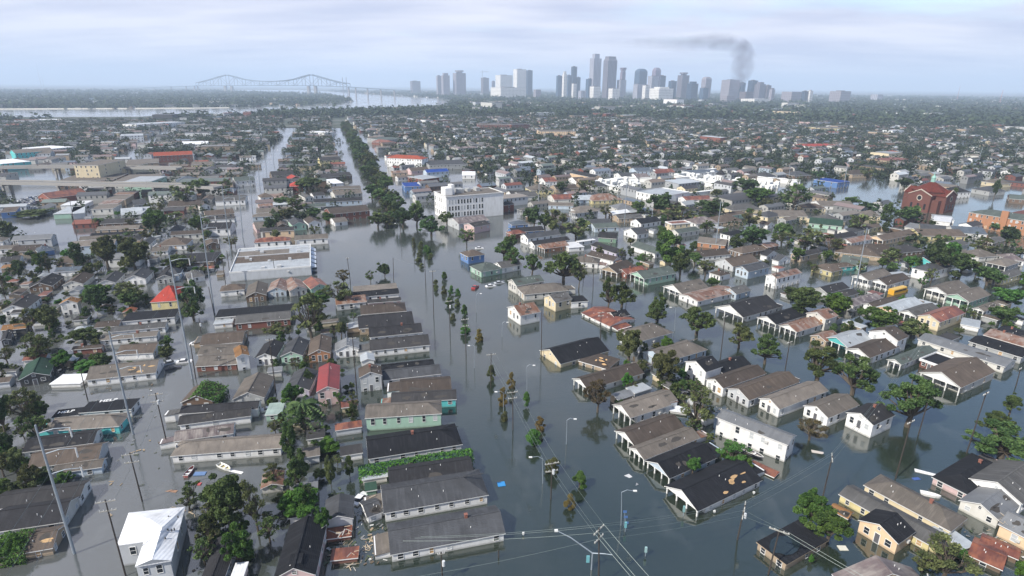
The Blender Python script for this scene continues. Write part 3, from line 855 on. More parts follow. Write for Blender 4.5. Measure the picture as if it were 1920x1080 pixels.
# white four-storey building
g0 = ground(836.5, 414); hh = height_at(g0, 370)
f4 = frame_from('f', (836.5, 370), (944, 361.5), (806, 360.5), hh, 0, snap=0)
b4 = build_house(f4, 'f', hh, 0, 'white', 'tan', ('par', 'nowin', 'noov'), 2, r_, 'tall white four-storey block with paired dark windows beside the flooded avenue', 'building', None, 'office_building')
L_, w_ = f4[3], f4[4]
fm, pm, pb, _pp = (win_set(1.1, 2.6))
for row in range(3):
    z = hh - 3.3 - row * (hh * .27)
    for c in range(6):
        for s in (-.95, .95):
            q = link('window', fm, b4, (L_ * (.055 + .103 * c) + s + 1, .05, z)); link('pane', pm if r_.random() < .75 else pb, q)
    for c in range(6):
        q = link('window', fm, b4, (.05, w_ * (.10 + .16 * c), z), (0, 0, -math.pi / 2)); link('pane', pm if r_.random() < .5 else pb, q)
for a_, b_, k in (((L_ * .04, w_ * .25, hh), (L_ * .16, w_ * .6, hh + 4.5), 'cornice'), ((L_ * .16, w_ * .35, hh), (L_ * .22, w_ * .6, hh + 6), 'stair_tower'), ((L_ * .3, w_ * .5, hh), (L_ * .42, w_ * .8, hh + 2.4), 'roof_unit'), ((L_ * .5, w_ * .6, hh), (L_ * .56, w_ * .8, hh + 2), 'roof_unit'), ((L_ * .66, w_ * .6, hh), (L_ * .73, w_ * .85, hh + 2.2), 'roof_unit')):
    m_ = MB(); m_.box(a_, b_); m_.build('penthouse' if k == 'cornice' else k, wall_mat('white' if k != 'roof_unit' else 'grey'), b4)
m_ = MB(); m_.box((-.4, -.4, hh + .1), (L_ + .4, -.02, hh + .5)); m_.box((-.4, -.02, hh + .1), (-.02, w_, hh + .5)); m_.build('cornice', TRIM, b4)
lm('g', (860, 420), (918, 413), (885, 404), 4, .25, 'palegrey', 'mauve', (), 'low grey hall with mauve roof in front of the white four-storey block', 'building', 'hall', 2)
lm('g', (889, 426), (920, 420), (903, 414), 4, .3, 'pink', 'dark', (), 'small pink house tucked before the white four-storey block', 'house', 'house', 2)
lm('g', (945, 385), (965, 383), (955, 377), 5, .3, 'brick', 'charcoal', (), 'dark-roofed red brick house right behind the white four-storey block', 'house', 'house', 1)
# brick church, a cross with gabled arms and a low eight-sided red roof under a green cupola
cg = ground(1737, 393); cb = empty('church', cg, math.atan2(math.cos(R(149)), math.sin(R(149))))
cb.scale = (.82, .82, .94)
tag(cb, 'big red brick church with red tiled crossing roof and green cupola', 'church')
cs = 1.0; A_, E_ = 8.5, 16.5; he, hk = 12.0, 3.6
bm_, tm_ = wall_mat('churchbrick'), roof_mat('churchtile')
m_ = MB()
m_.box((-13.5, -13.5, -1), (13.5, 13.5, 9.2)); m_.build('wall', bm_, cb)
for ax in range(4):
    c_, s_ = round(math.cos(ax * math.pi / 2)), round(math.sin(ax * math.pi / 2))
    rot = lambda p: (p[0] * c_ - p[1] * s_, p[0] * s_ + p[1] * c_, p[2])
    m_ = MB(); m_.prism([rot(p) for p in ((4, -A_, -1), (4, A_, -1), (4, A_, he), (4, 0, he + hk), (4, -A_, he))], Vector(rot((E_ - 4, 0, 0)))); m_.build('arm_wall', bm_, cb)
    m_ = MB(); m_.prism([rot(p) for p in ((2, -A_ - .5, he - .1), (2, 0, he + hk + .1), (2, A_ + .5, he - .1), (2, A_ + .5, he + .35), (2, 0, he + hk + .55), (2, -A_ - .5, he + .35))], Vector(rot((E_ - 2, 0, 0)))); m_.build('arm_roof', tm_, cb)
    m_ = MB(); m_.prism([rot(p) for p in ((E_ - .3, -A_ - .7, he + .1), (E_ - .3, 0, he + hk + .35), (E_ - .3, A_ + .7, he + .1), (E_ - .3, A_ + .7, he + .7), (E_ - .3, 0, he + hk + 1.1), (E_ - .3, -A_ - .7, he + .7))], Vector(rot((.7, 0, 0)))); m_.build('coping', plain('stone_coping', (.42, .36, .30), .8), cb)
    m_ = MB(); n = 12; 
    for rr_, mm in ((2.2, 0), (1.6, 1)):
        p = [rot((E_ + .02 + .06 * (mm + 1), rr_ * math.cos(2 * math.pi * i / n), 10.2 + rr_ * math.sin(2 * math.pi * i / n))) for i in range(n)]
        m_.face(p, mm)
    m_.build('rose_window', [plain('stone_coping', (.42, .36, .30)), GLASS], cb)
    for sx in (-5.2, 0, 5.2):
        m_ = MB(); m_.box((-.8, -.12, -2), (.8, .05, 2)); m_.build('window', GLASS, cb, rot((E_, sx, 4.2)), ).rotation_euler = (0, 0, ax * math.pi / 2 + math.pi / 2)
m_ = MB(); n = 8
ring = lambda rad, z: [(rad * math.cos(math.pi / 8 + i * math.pi / 4), rad * math.sin(math.pi / 8 + i * math.pi / 4), z) for i in range(n)]
a1, a2 = ring(13.2, 9.0), ring(13.2, 14.6)
for i in range(n): m_.face([a1[i], a1[(i + 1) % n], a2[(i + 1) % n], a2[i]])
m_.build('drum', bm_, cb)
m_ = MB(); a1, a2 = ring(14.0, 14.5), ring(1.8, 20.6)
for i in range(n): m_.face([a1[i], a1[(i + 1) % n], a2[(i + 1) % n], a2[i]])
m_.face(list(reversed(a1))); m_.build('crossing_roof', tm_, cb)
GRN = plain('copper_green', (.22, .40, .34), .6)
m_ = MB(); m_.tube([(0, 0, 20.2), (0, 0, 23.4)], [1.7, 1.6], 8); m_.tube([(0, 0, 23.4), (0, 0, 24.4), (0, 0, 25.4), (0, 0, 27.8)], [1.9, 1.5, .5, .08], 8); m_.build('cupola', GRN, cb)
m_ = MB(); m_.box((E_ - 1, -6, -1), (E_ + 5, 2, 3.5)); pr = m_.build('porch', TRIM, cb); pr.rotation_euler = (0, 0, -math.pi / 2 + math.pi)
HOUSES.append(dict(o=cb, c=cg, r=20, a=cg - Vector((17, 17, 0)), u=Vector((1, 0, 0)), v=Vector((0, 1, 0)), L=34, w=34, h=12, wall='brick', roof='red', kind='', short='red brick church', px=(1737, 393)))
# brick school
sc_ = lm('h', (1818, 397.5), (1995, 427), (1884, 394), 8.5, .3, 'orange', 'greygreen', (), 'long two-storey orange brick school with grey hipped roof behind the church', 'school', 'school', 2)
m_ = MB(); m_.box((17, -.8, -1), (20.5, .5, 12.5)); m_.build('stair_tower', wall_mat('orange'), sc_)
lm('f', (1748, 413), (1783, 417), (1780, 407), 3, 0, 'white', 'white', ('nowin',), 'white trailer parked between the church and the brick school', 'trailer', 'trailer', 2)
# white three-storey building with an orange tiled roof
lm('h', (724, 296), (791, 299), (757, 289), 9, .35, 'white', 'tile', (), 'white three-storey building with orange tiled hip roof by the tree-lined avenue', 'building', 'apartment_building', 2)
TABLE2 = '''N h 865 700 985 715 925 672 5 brick redbrown|red-roofed pavilion shop further up the tree-lined avenue
N f 930 690 1110 680 1100 642 6 grey greygreen|big grey-green flat shed behind the red-roofed pavilion
N f 1135 965 1255 985 1260 950 4 brick silver|silver-roofed red brick shop near the blue building
N f 1115 1040 1235 1035 1225 1005 5 blue blue|bright blue flat-roofed building at the edge of the flooded plaza
N g 1280 935 1450 925 1380 905 5 paleblue blue|pale blue warehouse with blue roof behind the orange-roofed building
N g 1165 925 1300 915 1230 892 4 pink umber|long pinkish shop next to the orange-roofed building
N g 1020 940 1140 935 1080 918 4 tan rust|rust-roofed shop at the foot of the orange-roofed building
N f 1300 880 1590 870 1560 825 5 grey slate|wide slate-roofed shed among trees behind the orange-roofed building
N g 1545 955 1645 955 1590 925 3.5 white white|white cottage with white roof uphill of the four-storey block
N h 250 1040 350 1035 300 1000 4 red scarlet|small house under a bright scarlet roof between tree crowns
N g 480 845 640 838 560 815 5 yellow dark|yellow warehouse with dark roof left of the tree-lined avenue
N g 120 960 290 950 200 920 5 brown dark|dark-roofed brown row beside the left street far up
N f 515 635 590 630 590 598 6 white white|white box building with dark shopfront far up the avenue
N f 1665 575 1890 575 1880 540 11 brick umber|long red brick apartment slab in the far neighbourhood
O f 0 575 130 570 110 530 11 brick dark|dark-roofed brick apartment slab next to the longer one
O f 210 625 480 625 450 585 9 peach tan|long salmon-coloured apartment block with rows of windows
O h 890 570 985 570 940 535 8 pink mauve|pink mansion standing out over the far trees
O f 1365 940 1600 930 1580 905 4 palegrey bluegrey|long pale shed behind the white cemetery
Q f 650 530 1020 535 1000 505 9 cream white|very long white-roofed warehouse in the hazy distance
Q f 390 600 590 600 580 570 8 yellow tan|long yellow flat-roofed block in the far neighbourhood
Q f 330 740 560 730 540 712 4 white scarlet|low shop with a red and white front
Q f 70 460 110 455 105 425 10 white silver|narrow white block before the skyline
Q f 520 1010 620 1000 610 955 5 blue blue|bright blue house beside the flooded pond
Q h 900 800 1010 790 960 760 5 orange tile|orange-roofed villa far behind the church
M f 0 870 235 850 200 820 7 teal white|white-roofed turquoise warehouse beside the upper highway
M g 110 790 400 770 260 735 8 teal sand|sandy-roofed warehouse with turquoise end wall
M f 345 760 560 740 530 708 7 palegrey white|white-roofed warehouse among trees far left
M g 30 800 380 790 200 772 6 palegrey tan|tan-roofed shed in front of the turquoise warehouse
M f 652 905 932 905 915 835 9 cream tan|lower wing of the tall beige factory
M f 548 880 735 880 715 778 16 cream sand|tall beige factory with blank walls beside the highway
M f 420 1000 840 990 820 920 6 brown tan|broad brown flat-roofed shed along the lower highway
M f 850 1000 1130 995 1125 895 6 offwhite sand|wide sand-coloured flat roof beside the lower highway
M f 1135 1000 1250 960 1230 905 7 mint silver|pale green shed at the end of the sand-coloured roof
M g 1150 810 1445 800 1300 760 7 brick tile|red-roofed brick warehouse with white ridge vents
M f 945 870 1190 860 1180 815 6 tan sand|sand-coloured flat-roofed row beside the beige factory
M g 1360 725 1560 720 1460 690 6 white white|long white-roofed shed beyond the red-roofed warehouse
M f 900 660 1075 655 1060 615 8 white silver|white-walled depot beside the railway yard
M f 1020 575 1390 555 1340 515 8 white silver|large white twin sheds at the end of the grass strip
M f 1140 500 1290 500 1280 455 14 dark dark|dark moored ship hull on the river
M f 1600 495 1880 495 1860 450 10 offwhite silver|long white terminal shed on the river bank
M f 1820 480 1880 480 1878 440 15 redbrown redbrown|red end block of the white river terminal
M f 225 540 410 540 400 515 6 white white|white-roofed shed on the near river bank
I g 370 290 660 250 560 205 4 redbrown redbrown|rusty red metal shed in the scrapyard under the highway
I f 450 340 630 335 620 305 3 white white|white long trailer in the scrapyard
I f 395 405 530 400 520 350 3.5 mint silver|pale green container beside the flooded lot
I f 535 405 635 395 630 345 3.5 palegrey silver|pale grey container beside the flooded lot
I f 680 370 845 365 835 330 4 offwhite sand|cream-roofed shed by the scrapyard containers
I f 735 330 885 325 880 300 4 tan rust|orange-topped container row in the scrapyard
I f 780 300 940 295 930 262 4 tan sand|sand-topped container row in the scrapyard
I f 850 260 1000 255 990 232 4 redbrown rust|rust-red container stack in the scrapyard
I f 905 415 1060 405 1080 350 3 grey silver|silver low roof beside the scrapyard water
I f 0 395 120 385 100 350 4 blue umber|blue-walled workshop beside the flooded lot
'''
for line in TABLE2.strip().split('\n'):
    a_, lab = line.split('|'); q = a_.split(); n = [float(x) for x in q[2:9]]
    nm = 'building'
    for wd_ in ('house', 'warehouse', 'container', 'trailer', 'shed', 'factory', 'shop', 'mansion', 'villa', 'cottage', 'ship'):
        if wd_ in lab.split() or wd_ + ' ' in lab: nm = wd_
    lm(q[1], px(q[0], n[0], n[1]), px(q[0], n[2], n[3]), px(q[0], n[4], n[5]), n[6], .4, q[9], q[10], ('nowin',) if nm in ('container', 'trailer', 'ship') else (), lab, nm, nm, 1, snap=9)
    HOUSES[-1]['short'] = lab; HOUSES[-1]['px'] = px(q[0], n[0], n[1])
# the walled white cemetery
LIME = plain('limewash', (.74, .74, .71), .75, 0, .12)
def wall_run(pts, th, h, label):
    g = [ground(*p) for p in pts]; e = empty('cemetery_wall', g[0])
    for a, b in zip(g[:-1], g[1:]):
        d = (b - a); n = Vector((-d.y, d.x, 0)).normalized() * th / 2; m_ = MB(); o = a - g[0]; q = b - g[0]
        m_.prism([o - n + Vector((0, 0, -.5)), o + n + Vector((0, 0, -.5)), o + n + Vector((0, 0, h)), o - n + Vector((0, 0, h))], d); m_.build('wall', LIME, e)
        m_ = MB(); m_.prism([o - n * 1.25 + Vector((0, 0, h)), o + n * 1.25 + Vector((0, 0, h)), o + n * 1.25 + Vector((0, 0, h + .35)), o - n * 1.25 + Vector((0, 0, h + .35))], d); m_.build('coping', LIME, e)
    tag(e, label, 'wall', 'white cemetery walls')
wall_run([(1113, 348), (1168, 360)], 3, 3, 'white vault wall on the near side of the smaller cemetery square')
wall_run([(1113, 347), (1176, 340), (1222, 342)], 3, 3.4, 'white back wall of the smaller cemetery square')
wall_run([(1266, 336), (1340, 353), (1366, 358)], 3.4, 4, 'thick white wall crossing the cemetery towards the round tower')
wall_run([(1266, 334), (1340, 323)], 3, 3.6, 'white wall behind the round cemetery tower')
wall_run([(1362, 325), (1420, 339), (1500, 346)], 3, 3.6, 'far white cemetery wall running off behind the trees')
wall_run([(1258, 372), (1345, 362)], 2.4, 2.6, 'low white wall along the near edge of the cemetery pond')
wall_run([(1268, 360), (1315, 366)], 1.6, 1.6, 'short white wall inside the cemetery pond')
lm('f', (1192, 360), (1243, 369), (1240, 352), 5, 0, 'white', 'silver', ('par',), 'flat white mausoleum with dark arches on the cemetery edge', 'mausoleum', 'mausoleum', 1, snap=0)
lm('g', (1240, 335), (1262, 333), (1250, 329), 6.5, .7, 'cream', 'palegrey', (), 'cream chapel with pointed gable between the cemetery squares', 'chapel', 'chapel', 1)
tg = ground(1349, 346); tw = empty('cemetery_tower', tg)
m_ = MB(); m_.tube([(0, 0, -1), (0, 0, 9)], 3.6, 10); m_.build('shaft', LIME, tw)
m_ = MB(); m_.tube([(0, 0, 9), (0, 0, 13)], [4.4, .2], 10); m_.build('roof', roof_mat('charcoal'), tw)
sm_ = MB(); sm_.box((-.25, -.05, -2.2), (.25, .05, 2.2)); sl = sm_.mesh('window_slit', GLASS)
for i in range(10): link('window_slit', sl, tw, (3.62 * math.cos(i * math.pi / 5 + .3), 3.62 * math.sin(i * math.pi / 5 + .3), 5), (0, 0, i * math.pi / 5 + .3 + math.pi / 2))
tag(tw, 'round white cemetery tower with dark pointed roof', 'tower')
def in_poly(x, y, P):
    c = False; j = len(P) - 1
    for i in range(len(P)):
        if (P[i][1] > y) != (P[j][1] > y) and x < (P[j][0] - P[i][0]) * (y - P[i][1]) / (P[j][1] - P[i][1]) + P[i][0]: c = not c
        j = i
    return c
tmb = MB(); tmb.box((-.8, -1.4, -.4), (.8, 1.4, 1.9)); tmb.prism([(-.95, -1.5, 1.9), (.95, -1.5, 1.9), (0, -1.5, 2.8)], (0, 3, 0)); tmesh = tmb.mesh('tomb', LIME)
CEM = [[(1122, 346), (1170, 357), (1218, 350), (1176, 341)], [(1270, 333), (1338, 350), (1366, 354), (1338, 325)], [(1352, 342), (1420, 341), (1495, 348), (1440, 355), (1375, 352)]]
tn = 0
for P, n, where in zip(CEM, (26, 50, 60), ('inside the smaller cemetery square nearest the avenue', 'between the cemetery pond and the round tower', 'in the far cemetery square beyond the round tower')):
    xs, ys = [p[0] for p in P], [p[1] for p in P]; k = 0
    while k < n:
        x, y = r_.uniform(min(xs), max(xs)), r_.uniform(min(ys), max(ys))
        if not in_poly(x, y, P): continue
        o = link('tomb', tmesh, None, ground(x, y), (0, 0, R(31) + (math.pi / 2 if r_.random() < .5 else 0))); s = r_.uniform(.8, 1.5); o.scale = (s, s, s * r_.uniform(.8, 1.4)); k += 1
        tag(o, 'white gabled tomb among others ' + where, 'tomb', 'white tombs ' + where)

# white metal-roofed L-shaped house, lower left corner
hL = 4.6
def upx(t, x, y, z): return ground(*px(t, x, y), z)
E6 = [upx('E', *p, hL) for p in ((965, 605), (1390, 560), (1285, 962), (1012, 1010), (1078, 822), (875, 850))]
Rg = [upx('E', *p, hL + 1.5) for p in ((1130, 655), (1215, 718))]; Rf = upx('E', 1140, 956, hL + 1.1)
wb = empty('house', (E6[0].x, E6[0].y, 0)); o0 = Vector((E6[0].x, E6[0].y, 0))
P = [tuple(p - o0) for p in E6] + [tuple(p - o0) for p in Rg] + [tuple(Rf - o0)]
m_ = MB(); m_.v = P + [(p[0], p[1], p[2] - .2) for p in P[:6]]
m_.f = [(0, 6, 1), (6, 7, 1), (1, 7, 8, 2), (7, 4, 3, 8), (6, 5, 4, 7), (0, 5, 6), (3, 2, 8)]; m_.m = [0] * 6 + [1]
for i in range(6): m_.f.append((i, (i + 1) % 6, 9 + (i + 1) % 6, 9 + i)); m_.m.append(0)
m_.build('roof', [roof_mat('white'), wall_mat('palegrey')], wb)
cc = Vector((sum(p[0] for p in P[:6]) / 6, sum(p[1] for p in P[:6]) / 6, 0)); inn = [Vector((p[0], p[1], 0)) + (cc - Vector((p[0], p[1], 0))) * .06 for p in P[:6]]
for i in range(6):
    a, b = inn[i], inn[(i + 1) % 6]; m_ = MB(); m_.face([a + Vector((0, 0, -1)), b + Vector((0, 0, -1)), b + Vector((0, 0, hL - .1)), a + Vector((0, 0, hL - .1))]); m_.build('wall', wall_mat('palegrey'), wb)
for i, tt, z in ((2, .35, 3.0), (4, .5, 3.0), (1, .3, 2.8), (1, .6, 2.8), (2, .75, 3.0)):
    a, b = inn[i], inn[(i + 1) % 6]; d = b - a; add_window(wb, *(a + d * tt + Vector((d.y, -d.x, 0)).normalized() * -.02)[:2], z, math.atan2(-d.y, -d.x), 't', True, r_)
vm_ = MB(); vm_.tube([(0, 0, -.1), (0, 0, .35)], .12, 5); vmm = vm_.mesh('vent_pipe', plain('vent_dark', (.1, .1, .1)))
for p in ((1265, 640), (1335, 640), (1220, 735), (1260, 738), (1288, 740), (1308, 733), (1240, 800), (1160, 708)): link('vent_pipe', vmm, wb, upx('E', *p, hL + .75) - o0)
tag(wb, 'white metal-roofed L-shaped house above grey walls, beside the bushy round tree', 'house', 'flooded houses')
HOUSES.append(dict(o=wb, c=o0 + cc, r=11, a=o0 + cc - Vector((6, 6, 0)), u=Vector((1, 0, 0)), v=Vector((0, 1, 0)), L=12, w=12, h=4, wall='grey', roof='white', kind='', short='white metal-roofed L-shaped house', px=(300, 1000)))
# two more houses with fronts cut by the frame
TABLE3 = '''P G 512 1086 592 1078 550 968 3.2 pink black|pink house with black dormered gable roof between trees
P G 366 1110 414 1104 395 1003 2.4 paleblue charcoal|narrow blue-walled house with slate roof and overgrown left eave
P G 606 980 663 972 632 925 2.4 palegrey slate|small grey gabled cottage left of the collapsed red sheds
P f 610 1012 660 1005 657 984 1.0 redbrown redbrown|collapsed red metal shed roof nearest the grey cottage
P f 618 1052 672 1046 668 1024 1.1 redbrown redbrown|collapsed red metal shed roof with broken studs in front
P f 430 1085 457 1082 459 1053 1.8 white white|white caravan under the bushes near the white metal-roofed house
A f 365 722 602 716 600 642 1.3 white white|long white trailer afloat beside the green gabled cottage
P f 678 900 728 893 728 886 1.6 offwhite silver|white lean-to roof beside the vine-covered house
P f 684 922 708 918 706 908 1.4 green green|small green flat shed beside the white long houses
F g 832 642 955 600 880 522 1.7 white slate|white rear wing with torn grey roof behind the long white house
P f 1255 770 1290 775 1284 762 .8 white white|pale tarpaulin-covered carport by the broad brown tree
'''
for line in TABLE3.strip().split('\n'):
    a_, lab = line.split('|'); q = a_.split(); n = [float(x) for x in q[2:9]]
    nm = 'shed' if 'shed' in lab or 'lean-to' in lab or 'carport' in lab else 'trailer' if 'trailer' in lab or 'caravan' in lab else 'house'
    lm(q[1], px(q[0], n[0], n[1]), px(q[0], n[2], n[3]), px(q[0], n[4], n[5]), n[6], .55 if 'dormer' in lab else .4, q[9], q[10], ('nowin', 'novent') if nm != 'house' else (), lab, nm, nm, 2, snap=4)
    HOUSES[-1]['short'] = lab; HOUSES[-1]['px'] = px(q[0], n[0], n[1])
    if 'dormer' in lab:
        fr = frame_from(q[1], px(q[0], n[0], n[1]), px(q[0], n[2], n[3]), px(q[0], n[4], n[5]), n[6], .55, snap=4)
        d_ = MB(); d_.box((1.2, fr[4] / 2 - 1, n[6] + .2), (3.4, fr[4] / 2 + 1, n[6] + 1.7), 0); d_.build('dormer', roof_mat('black'), HOUSES[-1]['o'])
        for s in (-.5, .5): add_window(HOUSES[-1]['o'], 1.15, fr[4] / 2 + s, n[6] + 1.1, -math.pi / 2, 'u', True, r_)

# ------------------------------------------------------------------ skyline
def tower_mat(name, c, band, vertical=False, sc_=1.0):
    if name in MATS: return MATS[name]
    m, t, b = new_mat(name)
    oz = nn(t, 'ShaderNodeSeparateXYZ'); t.links.new(nn(t, 'ShaderNodeTexCoord').outputs['Object'], oz.inputs[0])
    f1 = math_(t, 'FRACT', math_(t, 'MULTIPLY', oz.outputs[2], 1 / 9.0)); f1 = math_(t, 'GREATER_THAN', f1, .5)
    f2 = math_(t, 'FRACT', math_(t, 'MULTIPLY', math_(t, 'ADD', oz.outputs[0], oz.outputs[1]), 1 / 11.0)); f2 = math_(t, 'GREATER_THAN', f2, .45)
    f = f2 if vertical else math_(t, 'MULTIPLY', f1, f2) if band > .5 else f1
    t.links.new(mixc(t, math_(t, 'MULTIPLY', f, .9), c, tuple(x * .3 for x in c)), b.inputs['Base Color']); b.inputs['Roughness'].default_value = .45
    MATS[name] = m; return m
TC = {'tan': tower_mat('tower_tan', (.27, .25, .28), .6), 'taupe': tower_mat('tower_taupe', (.185, .17, .20), 0, True), 'white': tower_mat('tower_white', (.72, .70, .66), .6), 'dark': tower_mat('tower_dark', (.025, .05, .09), 0),
      'blue': tower_mat('tower_blue', (.06, .11, .18), 0, True), 'pale': tower_mat('tower_pale', (.42, .42, .48), 0, True), 'brown': tower_mat('tower_brown', (.14, .115, .12), .6), 'mauve': tower_mat('tower_mauve', (.26, .21, .28), 0, True)}
SKY = '''770 789 152 176 brown box brown blocky hotel tower by the river bend
819 829 142 180 tan box slim half of the paired tan apartment towers
828 844 137 181 tan step taller half of the paired tan apartment towers
850 874 132 181 tan cap round-shouldered tan tower crowned with a ring beside the paired towers
902 917 146 178 brown box bare concrete tower under a construction crane
922 928 152 177 brown box thin brown tower right of the crane tower
929 961 141 180 white box broad white slab building with grid front
920 986 164 184 white box low wide white base of the grid-fronted slab
962 986 130 182 white box tall bright white tower beside the dark glass one
986 998 132 181 dark box tall dark blue glass tower beside the white one
1042 1053 142 184 blue box dark blue block at the west end of downtown
1053 1062 134 186 white step thin cream tower with stepped top and mast
1062 1069 141 184 blue box blue slab squeezed behind the cream tower
1069 1080 125 184 dark box slim dark tower taller than the cream one
1079 1087 145 184 dark box short dark tower at the slim tower's side
1071 1080 157 187 white box small white block in front of the slim dark tower
1097 1112 148 186 blue box blue striped block before the tallest tower
1103 1124 101 186 pale step tallest tower, pale with fine vertical ribs
1105 1125 162 188 white box bright white low block under the tallest tower
1128 1153 106 187 taupe cham second tallest tower, taupe with chamfered crown
1155 1172 150 187 pale box pale block in front of the flared tower
1160 1170 127 186 mauve flare slim tower with flared mushroom top
1187 1210 129 186 blue dome dark stepped tower with rounded top
1186 1206 158 188 pale box grey block below the rounded dark tower
1203 1217 160 189 white box cream block between the rounded towers
1212 1232 143 187 pale box pale square tower in front of the domed mauve one
1219 1235 127 186 mauve dome mauve tower with domed top
1231 1245 142 186 dark box dark glass block right of the domed mauve tower
1217 1260 163 190 white step white hospital-like complex in front of downtown
1251 1266 152 187 dark box dark low office before the taupe slab
1267 1288 136 188 taupe cap wide taupe slab tower with penthouse
1286 1306 153 189 dark step dark stepped office beside the taupe slab
1312 1330 144 188 tan dome tan tower with rounded shoulders
1310 1326 165 190 blue box low blue office below the round-shouldered tan tower
1350 1382 150 189 tan box wide tan block where the smoke rises
1381 1394 155 189 blue box blue-grey office right of the smoke
1385 1410 172 191 brown box low brown block below the blue-grey office
1399 1416 151 189 dark box dark blue glass tower near the end of the skyline
1412 1431 154 190 taupe step taupe tower near the end of the skyline
1430 1442 160 190 brown box brown block behind the last tall towers
1440 1450 165 191 tan cap tan tower with pointed cap ending the skyline
1501 1512 171 193 dark box dark half of the lone two-tone office block
1511 1521 170 193 white box white half of the lone two-tone office block
1555 1590 171 193 tan box lone wide beige slab standing apart from downtown
1390 1440 185 195 white box low pale arena-like building before the towers
1632 1652 177 190 pale box small pale slab far to the east of downtown
1350 1376 179 194 tan box sandy low block in front of the wide tan one
1000 1014 168 186 tan box small tan block between the glass tower and downtown
1465 1500 172 192 tan box pale tan apartment rows behind the last towers
1084 1098 170 188 pale box small grey infill block in the middle of downtown
1140 1160 166 189 white box pale block at the foot of the taupe tower
1240 1250 170 190 tan box sandy infill block beside the hospital complex
'''
for ln in SKY.strip().split('\n'):
    q = ln.split(); x0, x1, yt, yb = map(float, q[:4]); c, st, lab = q[4], q[5], ' '.join(q[6:])
    g = ground((x0 + x1) / 2, yb); z = proj(g)[2]; W_ = (x1 - x0) / FP * z; H_ = height_at(g, yt)
    az = math.atan2(g.x, g.y); th = R(31)
    # square plan turned to the street grid: apparent width = s (|cos| + |sin|)
    d_ = abs(math.cos(th + az)) + abs(math.sin(th + az)) * .7; s = W_ / d_
    e = empty('skyscraper' if H_ > 90 else 'office_building', g, th); tag(e, lab, 'building', 'downtown skyline'); mt = TC[c]
    sx, sy = s / 2, s * .35
    hm_ = H_ * (1 if st == 'box' else .9 if st in ('step', 'cap', 'cham', 'dome') else .86)
    m_ = MB(); m_.box((-sx, -sy, -5), (sx, sy, hm_)); m_.build('shaft', mt, e)
    if st == 'step': m_ = MB(); m_.box((-sx * .65, -sy * .65, hm_), (sx * .65, sy * .65, H_)); m_.build('setback', mt, e)
    elif st == 'cap': m_ = MB(); m_.tube([(0, 0, hm_), (0, 0, hm_ + (H_ - hm_) * .5)], sx * .6, 8); m_.tube([(0, 0, hm_ + (H_ - hm_) * .5), (0, 0, H_)], sx * .85, 8); m_.build('crown', mt, e)
    elif st in ('cham', 'dome'):
        m_ = MB(); pr_ = [(1, 0), (.92, .35), (.75, .7), (.5, 1)] if st == 'dome' else [(1, 0), (.8, .5), (.78, 1)]
        for (a, za), (b, zb) in zip(pr_[:-1], pr_[1:]):
            A4 = [(i * sx * a, j * sy * a, hm_ + (H_ - hm_) * za) for i, j in ((-1, -1), (1, -1), (1, 1), (-1, 1))]; B4 = [(i * sx * b, j * sy * b, hm_ + (H_ - hm_) * zb) for i, j in ((-1, -1), (1, -1), (1, 1), (-1, 1))]
            for i in range(4): m_.face([A4[i], A4[(i + 1) % 4], B4[(i + 1) % 4], B4[i]])
        m_.face(B4); m_.build('crown', mt, e)
    elif st == 'flare':
        m_ = MB(); m_.tube([(0, 0, hm_ - 5), (0, 0, H_ - 3), (0, 0, H_)], [sx * .8, sx * 1.5, sx * 1.5], 8); m_.build('crown', mt, e)
    if st == 'box' and H_ > 60: m_ = MB(); m_.box((-sx * .5, -sy * .5, hm_), (sx * .3, sy * .4, hm_ + 4)); m_.build('penthouse', TC['brown'], e)
    HOUSES.append(dict(o=e, c=g, r=s, a=g - Vector((s, s, 0)) * .5, u=Vector((1, 0, 0)), v=Vector((0, 1, 0)), L=s, w=s, h=H_, wall='', roof='', kind='', short=lab, px=(x0, yb)))
# construction crane on the bare tower
g = ground(905, 178); zc = height_at(g, 146); e = empty('crane', (g.x, g.y, zc)); m_ = MB(); m_.tube([(0, 0, 0), (0, 0, 62)], 1.6, 4); m_.build('mast', STEEL, e)
m_ = MB(); m_.tube([(-25, 0, 50), (55, 0, 52)], 1.2, 4); m_.tube([(0, 0, 62), (50, 0, 52)], .5, 3); m_.build('jib', STEEL, e); tag(e, 'thin construction crane standing on the bare concrete tower', 'crane')
# ------------------------------------------------------------------ cantilever bridge over the river
P1, P2 = ground(430, 173.5), ground(585, 178.5)
def on_line(x):
    # point of the bridge line seen at photo column x
    lo, hi = -4.0, 5.0
    for _ in range(60):
        mid = (lo + hi) / 2
        if proj(P1 + (P2 - P1) * mid)[0] < x: lo = mid
        else: hi = mid
    return P1 + (P2 - P1) * lo
BR = plain('bridge_steel', (.09, .13, .17), .6)
br = empty('bridge', (P1.x, P1.y, 0)); tag(br, 'twin-humped steel cantilever bridge over the hazy river', 'bridge')
o0 = Vector((P1.x, P1.y, 0))
def at_y(x, y):
    p = on_line(x); return Vector((p.x, p.y, height_at(p, y))) - o0
deck = [(200, 167.2), (260, 165.2), (320, 162.6), (372, 161), (430, 160.4), (508, 160.2), (587, 160.6), (655, 163), (700, 166), (770, 170.5)]
dv = (P2 - P1).normalized(); nv = Vector((-dv.y, dv.x, 0)) * 14
m_ = MB()
for (xa, ya), (xb, yb) in zip(deck[:-1], deck[1:]):
    a, b = at_y(xa, ya), at_y(xb, yb); m_.prism([a - nv + Vector((0, 0, -2.5)), a + nv + Vector((0, 0, -2.5)), a + nv + Vector((0, 0, 2)), a - nv + Vector((0, 0, 2))], b - a)
m_.build('deck', BR, br)
